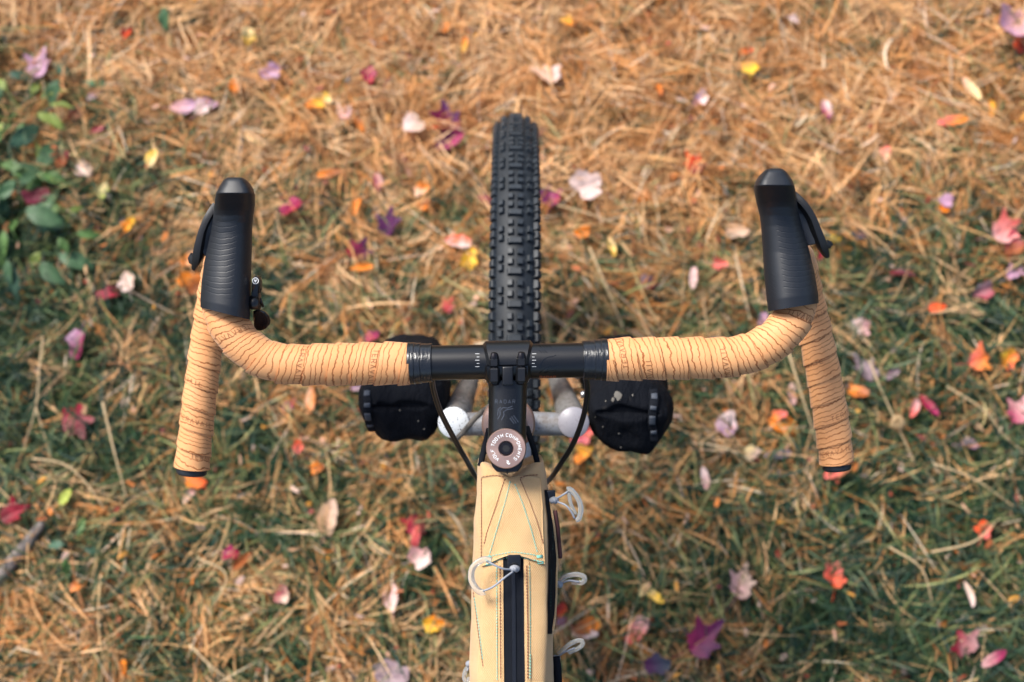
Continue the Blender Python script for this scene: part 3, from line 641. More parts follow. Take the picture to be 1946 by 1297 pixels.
M_lev, nt, b = material('textured_black_resin', (0.013, 0.013, 0.014), 0.5); add_bump(nt, b, noise_n(nt, 700, 2), 0.3, 0.0005)
M_levin, _, _ = material('satin_grey_resin', (0.05, 0.053, 0.06), 0.4)
l1 = lever(M_lev, [(412, 392, 1.008, .0040, .006), (399, 412, 1.006, .0038, .007), (388, 437, 1.008, .0036, .0075), (381, 465, 1.012, .0042, .0075), (377, 488, 1.018, .0044, .007), (371, 509, 1.026, .0020, .005)],
   [(404, 409, 1.002), (394, 424, 1.003), (387, 447, 1.005), (383, 478, 1.012), (391, 488, 1.014), (404, 470, 1.014), (408, 440, 1.008)], [(362, 480, 1.045), (356, 490, 1.047), (358, 500, 1.048), (366, 505, 1.047), (372, 492, 1.044)])
tag(l1, 'black brake lever blade beside the left hood')
l2 = lever(M_lev, [(1506, 372, 1.008, .0040, .006), (1524, 388, 1.006, .0038, .007), (1540, 412, 1.008, .0036, .0075), (1552, 442, 1.012, .0040, .0075), (1561, 465, 1.018, .0042, .007), (1569, 486, 1.026, .0022, .005)],
   [(1518, 391, 1.012), (1534, 408, 1.012), (1546, 440, 1.013), (1550, 464, 1.016), (1536, 466, 1.018), (1526, 440, 1.016), (1514, 405, 1.012)], [(1573, 456, 1.045), (1581, 459, 1.046), (1584, 465, 1.047), (1579, 472, 1.048), (1568, 470, 1.046)])
tag(l2, 'black brake lever blade beside the right hood')
# --- dropper remote by the left hood
dl = mobj('remote_lever', *prism([(478, 534, 1.000), (481, 527, .999), (486, 524.5, .999), (491, 526.5, .999), (494, 533, .999), (493.5, 548, 1.000), (491.5, 557, 1.004), (492.5, 569, 1.000), (492.5, 584, 1.006), (488, 590, 1.008), (478, 588, 1.008), (474, 578, 1.006), (477, 560, 1.004), (478.5, 546, 1.001)], 0, 0.010, 0.0009), M_black, bike, False)
tag(dl, 'small black thumb remote with a round white emblem')
mobj('barrel', *tube([P(472, 575, 1.007), P(493, 577, 1.007)], 0.0062, 20), M_black, dl)
mobj('barrel_screw', *tube([P(494, 568, 1.006), P(500, 583, 1.012)], 0.0012, 8), M_bolt, dl)
mobj('thumb_paddle', *prism([(480, 592, 1.018), (492, 587, 1.016), (503, 593, 1.018), (510, 600, 1.020), (512, 608, 1.022), (511, 617, 1.024), (504, 625, 1.026), (494, 629, 1.027), (485, 627, 1.026), (482, 620, 1.024)], 0, 0.006, 0.0016), M_gloss, dl, False)
em = MB(); dlb = bvh_of(dl); fe = lambda u, v: cast(dlb, 485.7 + u, 534 + v, 0.0003)
strokes_on(em, fe, [[(5.6 * math.cos(a), 5.6 * math.sin(a)) for a in np.linspace(0, 2 * math.pi, 25)]], 1.3)
strokes_on(em, fe, [[(-3, -2.2), (0, -1), (3, -2.2)], [(-2.6, -0.6), (2.6, -0.6)], [(-1.8, 1), (1.8, 1)], [(0, 0), (0, 3.2)]], 1.6); em.build('emblem', M_white, dl, False)

# --- stem
O = P(962, 848, 1.01)                                        # steerer axis at bar height
def S(x, t, h): return O + XV * x + TV * t + SH * h
stem = MB(); rows = []
for t, hw, hh in ((-0.002, .0172, .0192), (0.012, .0174, .0185), (0.03, .0174, .0176), (0.046, .0174, .0172), (0.056, .0176, .0174), (0.0605, .0180, .0178)): rows.append((t, hw, hh))
V = []; F = []; m = 40; RW = catmull(rows, 20)
for t, hw, hh in RW:
    for k in range(m):
        a = 2 * math.pi * k / m; c, s = math.cos(a), math.sin(a); e = 2 / 2.35
        V.append(S(0.0006 + t * 0.018 + hw * math.copysign(abs(c) ** e, c), t, hh * math.copysign(abs(s) ** e, s)))
for i in range(len(RW) - 1):
    for k in range(m): k2 = (k + 1) % m; F.append((i * m + k, (i + 1) * m + k, (i + 1) * m + k2, i * m + k2))
F += [tuple(range(m)), tuple(range((len(RW) - 1) * m, len(RW) * m))]; stem.add(V, F)
stem_o = stem.build('stem', M_black, bike); sharp(stem_o, 50)
cl = MB(); cl.add(*lathe(S(0, 0, 0), SH, [(0.0176, -0.021), (0.0182, -0.0195), (0.0182, 0.0185), (0.0176, 0.0198), (0.012, 0.0198)], 48))
cl.add(*prism([(934, 862, .9995), (990, 862, .9995), (996, 870, .9995), (991, 888, .9995), (984, 897, .9995), (965.4, 900, .9995), (965.2, 890, .9995), (963, 890, .9995), (962.8, 900, .9995), (944, 897, .9995), (936, 888, .9995), (929, 870, .9995)], 0, 0.034, 0.0012))
o = cl.build('steerer_clamp', M_black, stem_o); sharp(o, 30)
mobj('clamp_slot', *prism([(962.6, 886), (965.6, 886), (965.2, 901.5), (963.0, 901.5)], .9988, 0.036, 0.0001), M_dark, stem_o, False)
# bar clamp: rear half belongs to the stem, front half is the faceplate
BC = P(965, bar_y(965), 1.01)
def ring_half(a0, a1, hw0, r0, r1, n=20, taper=0.0, flare=0.0):
    V = []; F = []
    for i in range(n + 1):
        a = a0 + (a1 - a0) * i / n; hw = hw0 + flare * max(0.0, math.cos(a) - 0.1); rad = TV * math.cos(a) + SH * math.sin(a)
        for x, r in ((-hw, r0), (-hw + 0.0012 + taper, r1), (hw - 0.0012 - taper, r1), (hw, r0)): V.append(BC + bx * x + rad * r)
    for i in range(n):
        for k in range(3): F.append((i * 4 + k, i * 4 + k + 1, (i + 1) * 4 + k + 1, (i + 1) * 4 + k))
    F += [(0, 1, 2, 3), tuple(n * 4 + k for k in (3, 2, 1, 0))]; return V, F
D = math.radians
rc = MB(); rc.add(*ring_half(D(101), D(262), 0.0206, 0.0160, 0.0197, 24, 0.0012)); rc_o = rc.build('bar_clamp', M_black, stem_o); sharp(rc_o, 30)
fp = MB(); fp.add(*ring_half(D(-95), D(97), 0.0192, 0.0160, 0.0192, 36, 0.0014, 0.0042)); fp_o = fp.build('faceplate', M_black, stem_o); sharp(fp_o, 30)
for s in (-1, 1):
    # pillars that carry the bolts: rear one on the stem, front one on the faceplate
    x = s * 0.0122
    a = BC + bx * x + SH * 0.0182
    for nm, t0, t1, par, hx, top in (('rear_lug', -0.0188, -0.0052, rc_o, 0.0050, 0.0050), ('front_lug', -0.0040, 0.0032, fp_o, 0.0046, 0.0050)):
        V = []; 
        for t, shr in ((t0, 0.0012), (t0 + (t1 - t0) * 0.12, 0), (t1 - (t1 - t0) * 0.1, 0), (t1, 0.0010)):
            for (u, v) in ((-hx, -0.006), (-hx, top * 0.35), (-hx * 0.62, top), (hx * 0.62, top), (hx, top * 0.35), (hx, -0.006)):
                V.append(a + bx * (u * (1 - shr * 120)) + TV * t + SH * (v - (shr if v > 0 else 0)))
        F = [tuple(range(5, -1, -1)), tuple(range(18, 24))] + [(i * 6 + k, i * 6 + (k + 1) % 6, (i + 1) * 6 + (k + 1) % 6, (i + 1) * 6 + k) for i in range(3) for k in range(6)]
        mobj(nm, V, F, M_black, par, False)
    bo = mobj('clamp_bolt', *lathe(a + SH * 0.0006 + TV * 0.0030, TV + SH * 0.12, [(0.0040, 0), (0.0042, 0.0006), (0.0036, 0.0034), (0.0030, 0.0052), (0.0016, 0.0060)], 24), M_bolt, stem_o); sharp(bo, 35)
    mobj('clamp_bolt', *lathe(a - SH * 0.037 + TV * 0.0030, TV, [(0.0040, 0), (0.0042, 0.0006), (0.0036, 0.0034), (0.0016, 0.0040)], 18), M_bolt, stem_o)
    mobj('bolt_thread', *lathe(a + SH * 0.0008 - TV * 0.006, TV, [(0.0024, 0), (0.0024, 0.004)], 16), M_bolt, stem_o)
    mobj('bolt_end', *lathe(BC + bx * s * 0.0118 + SH * 0.0176 - TV * 0.0196, -TV + SH * 0.3, [(0.0030, -0.003), (0.0030, 0.0008), (0.0014, 0.0010)], 14), M_bolt, stem_o)
# raised rib in the middle of the rear clamp
mobj('clamp_rib', *bevel_box(BC + SH * 0.0172 - TV * 0.0125, bx, TV, SH, 0.0050, 0.0085, 0.0035, 0.0015), M_black, rc_o)
sb = bvh_of(stem_o); gh = MB()
strokes_on(gh, lambda u, v: cast(sb, 960 + u, 763.5 - v, 0.0002), text_lines('RaDaR', 6.5, 7.6), 0.9)
strokes_on(gh, lambda u, v: cast(sb, u, v, 0.0002), [[(946, 797), (951, 788), (950, 781), (956, 775), (965, 776), (974, 772)], [(953, 799), (958, 789), (957, 783), (963, 779), (975, 777)], [(946, 790), (947, 779), (952, 774)], [(972, 792), (981, 805)], [(976, 790), (985, 803)], [(969, 795), (977, 806)]], 1.3)
gh.build('lettering', M_ghost, stem_o, False)
# top cap
cap = mobj('top_cap', *lathe(S(0, 0, 0.0200), SH, [(0.0150, 0), (0.0176, 0.0002), (0.0178, 0.0010), (0.0178, 0.0040), (0.0171, 0.0050), (0.0072, 0.0050), (0.0068, 0.0046), (0.0067, 0.0008)], 64), M_rose, bike); sharp(cap, 30)
tag(cap, 'bronze anodised round cap lettered in white')
cb = mobj('cap_bolt', *lathe(S(0, 0, 0.0205), SH, [(0.0060, 0), (0.0060, 0.0032), (0.0054, 0.0038), (0.0036, 0.0038)], 32), M_bolt, cap); sharp(cb, 30)
mobj('hex_socket', *lathe(S(0, 0, 0.0205), SH, [(0.0036, 0.0035), (0.0034, 0.0039)], 6), M_dark, cb, False)
ct = MB(); Z = 0.0253
def arc_text(txt, r, a_mid, h, adv, w):
    L = text_lines(txt, h, adv)
    def f(u, v):
        a = a_mid - u / r; return S(math.cos(a) * (r + v), math.sin(a) * (r + v), Z)
    strokes_on(ct, f, L, w)
arc_text('WOLF', 0.0122, D(209), 0.0027, 6.7, 0.00058); arc_text('TOOTH', 0.0122, D(136), 0.0027, 6.6, 0.00058); arc_text('COMPONENTS', 0.0122, D(19), 0.0027, 7.0, 0.00058)
ct.build('lettering', M_white, cap, False)
wl = MB()
wolf = [(-2.6, 3.0), (-0.8, 2.2), (0.6, 3.2), (0.9, 1.6), (2.0, 1.0), (0.9, 0.6), (0.5, -0.6), (1.4, -1.4), (2.6, -0.4), (3.0, 0.4), (3.1, -1.8), (1.6, -3.2), (0.4, -2.6), (-1.2, -1.6), (-1.7, 0.2), (-1.0, 1.4)]
wl.add([S(u * 0.00066 + 0.0016, -0.0122 + v * 0.00066, Z + 0.0001) for u, v in wolf], [(0, 1, 15), (1, 2, 3, 15), (3, 4, 5, 15), (5, 6, 14, 15), (6, 7, 13, 14), (7, 12, 13), (7, 11, 12), (7, 8, 10, 11), (8, 9, 10)])
wl.build('emblem', M_white, cap, False)

# --- hoses and cables
for k in ([(812, 694, 1.022), (820, 715, 1.030), (824, 742, 1.046), (838, 785, 1.068), (862, 832, 1.092), (889, 880, 1.12), (908, 912, 1.15), (930, 935, 1.22)],
          [(1106, 694, 1.020), (1113, 715, 1.030), (1116, 745, 1.046), (1109, 790, 1.066), (1090, 842, 1.092), (1062, 887, 1.12), (1043, 913, 1.15), (1012, 936, 1.22)]):
    mobj('brake_hose', *ptube(k, 0.0027, 50, 14), M_hose, bike)
M_dirty = painted('dirty_cable', (0.05, 0.045, 0.04), (0.16, 0.14, 0.12), 0.4, 0.6, 0.5, 0.0)
mobj('brake_hose', *ptube([(960, 762, 1.17), (935, 770, 1.172), (905, 793, 1.19), (880, 822, 1.20), (862, 836, 1.215), (856, 815, 1.28), (880, 770, 1.40)], 0.0030, 40, 12), M_dirty, bike)

# ------------------------------------------------------------------ canvas bag behind the stem
M_canvas, nt, b = material('tan_canvas', (0.62, 0.42, 0.21), 0.85, 0.0, 0.15, Sheen_Weight=0.25)
tc = node(nt, 'ShaderNodeTexCoord'); mp = node(nt, 'ShaderNodeMapping'); mp.inputs['Rotation'].default_value = (0, 0, 0.6); nt.links.new(tc.outputs['Object'], mp.inputs[0])
wv = node(nt, 'ShaderNodeTexWave', i_Scale=210.0, i_Distortion=2.5, i_Detail=2.0); nt.links.new(mp.outputs[0], wv.inputs[0])
wv2 = node(nt, 'ShaderNodeTexWave', bands_direction='Y', i_Scale=330.0, i_Distortion=2.0, i_Detail=2.0); nt.links.new(tc.outputs['Object'], wv2.inputs[0])
wear = ramp(nt, noise_n(nt, 26, 6, 0.65), [(0.35, 0.0), (0.7, 1.0)]); fleck = noise_n(nt, 900, 3, 0.7)
c = mixcol(nt, wear, (0.68, 0.425, 0.20), (0.55, 0.315, 0.13)); c = mixcol(nt, ramp(nt, fleck, [(0.42, 0.0), (0.66, 0.7)]), c, (0.84, 0.60, 0.33)); c = mixcol(nt, math_n(nt, 'MULTIPLY', wv.outputs[1], 0.34), c, (0.36, 0.20, 0.08))
nt.links.new(c, b.inputs['Base Color']); add_bump(nt, b, math_n(nt, 'ADD', math_n(nt, 'MULTIPLY', wv.outputs[1], 0.6), math_n(nt, 'ADD', math_n(nt, 'MULTIPLY', wv2.outputs[1], 0.4), math_n(nt, 'MULTIPLY', noise_n(nt, 40, 5, 0.6), 2.2))), 0.75, 0.0010)
M_ztape, nt, b = material('zip_tape', (0.0045, 0.006, 0.010), 0.8, spec=0.15); add_bump(nt, b, noise_n(nt, 1800, 2), 0.5, 0.0005)
M_coil, _, _ = material('zip_coil', (0.010, 0.012, 0.018), 0.4)
M_teal, _, _ = material('teal_thread', (0.22, 0.52, 0.42), 0.7); M_brownth, _, _ = material('brown_thread', (0.20, 0.055, 0.028), 0.7)
M_maroon, _, _ = material('maroon_webbing', (0.07, 0.022, 0.022), 0.8)
M_cord, nt, b = material('grey_cord', (0.27, 0.285, 0.32), 0.55); add_bump(nt, b, noise_n(nt, 1600, 2), 0.6, 0.0006)
M_clear, nt, b = material('clear_plastic', (0.90, 0.92, 0.90), 0.25, 0.0, 0.5, Transmission_Weight=0.85, IOR=1.33)

bag = empty('canvas_bag', P(974, 1100, 1.10)); tag(bag, 'tan canvas bag with black zips and teal stitching strapped behind the stem', 'bag')
# rings: py, centre px, top half width mm, widest half width mm, top depth, notch mm, height mm
RINGS = [(884, 971, 20, 24, 1.090, 6, 55), (879, 971, 25, 29, 1.062, 12, 70), (878, 971, 26, 30.5, 1.040, 15, 78), (884, 971.5, 26.5, 31, 1.029, 12, 82), (897, 972, 26.5, 31.5, 1.0235, 6, 84), (915, 973, 27, 32.5, 1.020, 2.5, 86), (950, 975, 28.5, 34.5, 1.015, 0, 88),
         (1000, 977, 30, 37.5, 1.010, 0, 90), (1060, 978, 30.5, 39.5, 1.005, 0, 90), (1130, 976, 30.5, 39.5, 1.000, 0, 90), (1200, 974, 30.3, 38.5, .995, 0, 90), (1300, 973, 30.3, 39, .987, 0, 90), (1450, 973, 30, 38, .975, 0, 88), (1600, 973, 28, 35, .966, 0, 84), (1680, 973, 22, 28, .964, 0, 70)]
KR = catmull(RINGS, 110)
def section(a, w, hgt):
    """half outline from the crown of the bag down its right side: (across, below top) in metres"""
    return [(0, -0.0015), (a * 0.35, -0.0008), (a * 0.68, 0.0012), (a * 0.88, 0.0036), (a * 0.99, 0.0068), (a * 1.055, 0.0115), (a + (w - a) * 0.6, 0.020), (a + (w - a) * 0.9, 0.030), (w, 0.042), (w * 0.985, hgt * 0.7), (w * 0.93, hgt * 0.85), (w * 0.80, hgt * 0.95), (w * 0.5, hgt), (0, hgt)]
V = []; F = []; m = None
for i, (py, cx, a, w, dt, notch, hg) in enumerate(KR):
    half = section(a / 1000, w / 1000, hg / 1000); pts = [(x, z) for x, z in half] + [(-x, z) for x, z in half[-2:0:-1]]; m = len(pts)
    for x, z in pts:
        base = P(cx, py, dt); nk = -notch / 1000 * math.exp(-(x / 0.014) ** 2)
        q = base + XV * x - SH * z + TV * nk
        nz = noise.noise(q * 26) * 0.0026 + noise.noise(q * 80) * 0.0009
        out = (XV * x * 0.8 + SH * (0.03 - z)).normalized(); V.append(q + out * nz)
for i in range(len(KR) - 1):
    for k in range(m): k2 = (k + 1) % m; F.append((i * m + k, (i + 1) * m + k, (i + 1) * m + k2, i * m + k2))
F += [tuple(range(m)), tuple(range((len(KR) - 1) * m, len(KR) * m))]
bm = bmesh.new(); vs_ = [bm.verts.new(v) for v in V]
for f in F: bm.faces.new([vs_[i] for i in f])
bmesh.ops.recalc_face_normals(bm, faces=bm.faces); bmesh.ops.subdivide_edges(bm, edges=[e for e in bm.edges if abs((e.verts[0].co - e.verts[1].co).normalized().dot(TV)) < 0.5], cuts=1, use_grid_fill=True, smooth=0.4)
me = bpy.data.meshes.new('body'); bm.to_mesh(me); bm.free(); me.materials.append(M_canvas); me.polygons.foreach_set('use_smooth', [True] * len(me.polygons))
body = link(bpy.data.objects.new('body', me), bag); bb_ = bvh_of(body)
def patch(x0, x1, y0, y1, nu, nv, lift, skirt=0.0012, bulge=None):
    """cloth laid on the bag: x0/x1 are functions of py, y0/y1 functions of u; lift in metres (or function u, v)"""
    V = []; F = []; ok = True
    for j in range(nv + 1):
        for i in range(nu + 1):
            u, v = i / nu, j / nv; py = y0(u) + (y1(u) - y0(u)) * v; px = x0(py) + (x1(py) - x0(py)) * u
            l = lift(u, v) if callable(lift) else lift
            q = cast(bb_, px, py, l)
            if q is None: q = V[-1] if V else P(px, py, 1.0)
            V.append(q)
    for j in range(nv):
        for i in range(nu): a = j * (nu + 1) + i; F.append((a, a + 1, a + nu + 2, a + nu + 1))
    rim = [i for i in range(nu + 1)] + [j * (nu + 1) + nu for j in range(1, nv + 1)] + [nv * (nu + 1) + i for i in range(nu - 1, -1, -1)] + [j * (nu + 1) for j in range(nv - 1, 0, -1)]
    k = len(V); V += [V[i] - SH * skirt for i in rim]; n = len(rim)
    F += [(rim[i], rim[(i + 1) % n], k + (i + 1) % n, k + i) for i in range(n)]; return V, F
L_ = lambda pts: (lambda y: float(np.interp(y, [p[0] for p in pts], [p[1] for p in pts])))
zx0, zx1 = L_([(1040, 955), (1297, 957), (1400, 957)]), L_([(1040, 995.5), (1297, 998), (1400, 998)])
zip1 = mobj('zip', *patch(zx0, zx1, lambda u: 1050, lambda u: 1380, 8, 60, 0.0006), M_ztape, bag); tag(zip1, 'black zip running down the middle of the bag top')
coil = MB()
for k in range(150):
    py = 1062 + k * 2.1; xm = (zx0(py) + zx1(py)) / 2
    for s in (-1, 1):
        q = cast(bb_, xm + s * 1.6, py + (0.5 if s > 0 else -0.5), 0.0010)
        if q: coil.add(*bevel_box(q, XV, TV, SH, 0.00095, 0.00036, 0.0008, 0.0001))
coil.build('coil', M_coil, zip1, False)
for a, bfun in ((lambda y: zx0(y) - 9.5, lambda y: zx0(y) + 1), (lambda y: zx1(y) - 1, lambda y: zx1(y) + 9.5)):
    mobj('zip_welt', *patch(a, bfun, lambda u: 1056, lambda u: 1380, 6, 60, lambda u, v: 0.0012 + 0.0006 * math.sin(math.pi * u)), M_canvas, bag)
flap = mobj('flap', *patch(L_([(895, 917), (1080, 918)]), L_([(895, 1024), (960, 1029), (1080, 1033)]), lambda u: 908 - 4 * math.sin(math.pi * min(1, max(0, u))) + (6 * math.exp(-((u - .52) / .1) ** 2)), lambda u: 1076 - 4 * u - 17 * math.sin(math.pi * u) ** 1.3, 36, 44,
    lambda u, v: 0.0014 + 0.0012 * v * v + 0.0034 * math.sin(math.pi * u) ** 2 * max(0, (v - 0.72) / 0.28) ** 1.5 + 0.0006 * noise.noise(Vector((u * 6, v * 7, 2)))), M_canvas, bag); tag(flap, 'tapered canvas flap stitched in teal and brown')
all_b = bvh_of(body, flap, *[o for o in bag.children if o.name.startswith('zip_welt')])
def stitches(name, mat, lines, parent, pitch=6.0, on=3.4, w=1.15):
    mb = MB()
    for pl in lines:
        seg = [0]; 
        for a, e in zip(pl[:-1], pl[1:]): seg.append(seg[-1] + math.hypot(e[0] - a[0], e[1] - a[1]))
        ats = lambda s: (np.interp(s, seg, [p[0] for p in pl]), np.interp(s, seg, [p[1] for p in pl])); s = 0
        while s + on < seg[-1]:
            pts = [cast(all_b, *ats(s + on * f), l) for f, l in ((0, 0.0), (0.25, 0.00045), (0.75, 0.00045), (1, 0.0))]
            if all(pts): mb.add(*tube(pts, [w * 0.00026, w * 0.00038, w * 0.00038, w * 0.00026], 5, up=SH))
            s += pitch
    return tag(mb.build(name, mat, parent), kind='stuff')
T = lambda zx, zy: (860 + zx / 2.968, 860 + zy / 2.968)     # notes taken on an enlarged view
stitches('teal_stitching', M_teal, [[T(325, 165), T(300, 270), T(255, 420), T(205, 590)], [T(352, 180), T(400, 300), T(445, 440), T(480, 575)], [T(180, 585 + 25), T(230, 582), T(340, 562), T(440, 575), T(505, 590)], [T(185, 640), T(260, 606), T(345, 585), T(430, 602), T(505, 618)],
    [T(250, 650), T(252, 1290)], [T(434, 640), T(438, 1000), T(436, 1290)], [T(125, 820), T(150, 980), T(172, 1180)], [T(560, 360), T(562, 500), T(552, 700), T(548, 900)]], flap, w=1.7)
stitches('brown_stitching', M_brownth, [[T(295, 150), T(240, 320), T(195, 450), T(175, 530)], [T(382, 152), T(440, 290), T(480, 400), T(513, 525)], [T(172, 140), T(230, 130), T(298, 142)], [T(382, 145), T(430, 130), T(488, 127)],
    [T(268, 640), T(272, 1290)], [T(417, 640), T(424, 1000), T(424, 1290)], [T(165, 150), T(163, 600)], [T(120, 790), T(140, 960), T(172, 1210)], [T(572, 420), T(574, 560), T(565, 760), T(556, 940)]], flap, w=1.5)
bt = MB()
for (x, y) in ((205, 592), (205, 632), (490, 588), (495, 622)):
    for k in range(7):
        p0, p1 = T(x - 16, y - 5 + k * 2), T(x + 16, y - 8 + k * 2); a, e = cast(all_b, *p0, .0005), cast(all_b, *p1, .0005)
        if a and e: bt.add(*tube([a, (a + e) / 2 + SH * .0003, e], 0.0003, 5))
bt.build('bar_tack', M_teal, flap)
# side zip with its cord pull, piping beyond it
zs = [(932, 1037), (945, 1040), (965, 1044), (990, 1048), (1030, 1050), (1070, 1050), (1120, 1048.5), (1170, 1046), (1205, 1043)]
zc = L_(zs); zw = L_([(932, 4), (960, 8), (1000, 9), (1060, 9), (1150, 8), (1200, 4)])
rx = lambda py: float(np.interp(py, [RINGS[i][0] for i in range(3, 15)], [RINGS[i][1] + RINGS[i][3] / 1000 / (RINGS[i][4] + 0.042) * FPX for i in range(3, 15)]))
sz = mobj('side_zip', *patch(lambda y: zc(y) - zw(y), lambda y: min(zc(y) + zw(y), rx(y) - 1.5), lambda u: 932, lambda u: 1205, 6, 60, 0.0010), M_ztape, bag); tag(sz, 'black zip curving down the right side of the bag')
pip = [(py, min(zc(py) + zw(py), rx(py) - 1.5)) for py in range(936, 1206, 6)]
pp = [cast(bb_, x, y, 0.0010) for y, x in pip]; pp = [p for p in pp if p]
mobj('piping', *tube(pp, 0.0016, 10), M_canvas, bag)
mobj('webbing_tab', *tube([p + XV * 0.0035 - SH * 0.004 for p in pp[6:22]], 0.0022, 8, flat=1.6), M_maroon, bag)
z2 = MB(); z2.add(*ptube([(1056, 1248, 1.035), (1059, 1270, 1.032), (1061, 1310, 1.03), (1061, 1360, 1.02)], 0.004, 16, 10)); tag(z2.build('lower_zip', M_ztape, bag), 'short black zip low on the right side of the bag')
# straps round the steerer
for k in ([(929, 816, 1.075), (924, 838, 1.060), (918, 862, 1.048), (913, 886, 1.042)], [(1001, 812, 1.075), (1008, 834, 1.060), (1016, 858, 1.048), (1022, 884, 1.042)]):
    mobj('steerer_strap', *ptube(k, 0.0028, 16, 8, flat=0.5), M_ztape, bag)
# zip pulls: knotted grey cord and a clear plastic bow
def pull(knot, cords, bow, r_bow, label, bar=None, rc=0.00095):
    o = mobj('zip_pull', *ptube([(knot[0] - 5, knot[1] + 1, knot[2]), (knot[0], knot[1] - 1, knot[2] - 0.002), (knot[0] + 5, knot[1] + 1, knot[2])], 0.0030, 10, 10), M_cord, bag); tag(o, label)
    k2 = MB(); k2.add(*ptube([(knot[0] - 3, knot[1] - 4, knot[2] - .002), (knot[0] + 1, knot[1], knot[2] - .005), (knot[0] + 3, knot[1] + 5, knot[2] - .002)], 0.0014, 10, 8)); k2.build('knot', M_cord, o)
    for c in cords: mobj('cord', *ptube(c, rc, 20, 8), M_cord, o)
    mobj('plastic_bow', *ptube(bow, r_bow, 36, 12, flat=0.6), M_clear, o)
    if bar: mobj('bow_bar', *ptube(bar, r_bow * 0.7, 14, 8, flat=0.6), M_clear, o)
mobj('zip_slider', *bevel_box(cast(bb_, 977, 1070, 0.003), XV, TV, SH, 0.0060, 0.0075, 0.0022, 0.0012), M_gloss, zip1)
pull((978, 1081, .993), [[(974, 1083, .992), (955, 1081, .985), (935, 1072, .984), (925, 1066, .986)], [(976, 1086, .992), (958, 1099, .984), (938, 1115, .984), (918, 1124, .986)]],
     [(934, 1066, .986), (922, 1063.5, .985), (908, 1069, .984), (897, 1083, .984), (896, 1102, .985), (904, 1118, .985), (914, 1126, .986), (921, 1125, .986)], 0.0029, 'grey cord pull with a clear bow on the top zip')
pull((1053, 951, 1.030), [[(1055, 949, 1.029), (1068, 942, 1.024), (1080, 934, 1.022)], [(1056, 953, 1.029), (1074, 960, 1.022), (1085, 972, 1.022), (1092, 986, 1.024)]],
     [(1077, 931, 1.022), (1084, 931, 1.022), (1094, 941, 1.022), (1102, 956, 1.023), (1104, 972, 1.024), (1100, 986, 1.025), (1094, 989, 1.025)], 0.0025, 'grey cord pull with a clear bow beside the front of the side zip', [(1081, 937, 1.023), (1085, 958, 1.024), (1094, 978, 1.025)])
mobj('zip_slider', *bevel_box(P(1046, 944, 1.033), XV, TV, SH, 0.0045, 0.006, 0.003, 0.0012), M_gloss, sz)
pull((1061, 1111, 1.050), [[(1062, 1111, 1.05), (1080, 1104, 1.047), (1100, 1106, 1.047)]], [(1062, 1106, 1.05), (1075, 1096, 1.048), (1092, 1092, 1.047), (1108, 1095, 1.047), (1111, 1103, 1.048), (1104, 1108, 1.049), (1086, 1107, 1.05)], 0.0024, 'grey cord pull sticking out half way down the bag side')
pull((1056, 1252, 1.045), [[(1058, 1250, 1.045), (1072, 1240, 1.040), (1092, 1232, 1.038)]], [(1062, 1244, 1.043), (1078, 1228, 1.039), (1094, 1219, 1.037), (1105, 1218, 1.037), (1107, 1225, 1.038), (1098, 1233, 1.039), (1080, 1241, 1.041)], 0.0022, 'grey cord pull low on the right side of the bag')
pull((894, 1262, 1.045), [[(893, 1264, 1.045), (888, 1275, 1.045)]], [(891, 1266, 1.046), (884, 1276, 1.046), (882, 1290, 1.047), (888, 1297, 1.047), (892, 1288, 1.046)], 0.002, 'small cord pull on the left side of the bag')

# ------------------------------------------------------------------ stuff sacks on the fork
M_nylon, nt, b = material('black_nylon', (0.0040, 0.0052, 0.0085), 0.85, 0.0, 0.12)
mud = ramp(nt, noise_n(nt, 48, 5, 0.6), [(0.66, 0.0), (0.74, 1.0)]); spk = ramp(nt, noise_n(nt, 190, 3, 0.6), [(0.70, 0.0), (0.76, 0.8)])
nt.links.new(mixcol(nt, math_n(nt, 'MAXIMUM', math_n(nt, 'MULTIPLY', mud, 0.06), math_n(nt, 'MULTIPLY', spk, 0.08)), (0.0035, 0.0045, 0.0075), (0.30, 0.26, 0.21)), b.inputs['Base Color']); tc = node(nt, 'ShaderNodeTexCoord'); m1 = node(nt, 'ShaderNodeMapping'); m1.inputs['Rotation'].default_value = (-TH, 0.35, 0); m2 = node(nt, 'ShaderNodeMapping'); m2.inputs['Scale'].default_value = (1, 0.35, 0.4)
nt.links.new(tc.outputs['Object'], m1.inputs[0]); nt.links.new(m1.outputs[0], m2.inputs[0])
add_bump(nt, b, noise_n(nt, 110, 4, 0.6, m2.outputs[0]), 0.9, 0.005)
M_web, nt, b = material('grey_webbing', (0.045, 0.054, 0.072), 0.7)
M_mud, _, _ = material('dried_mud', (0.13, 0.12, 0.105), 0.95)
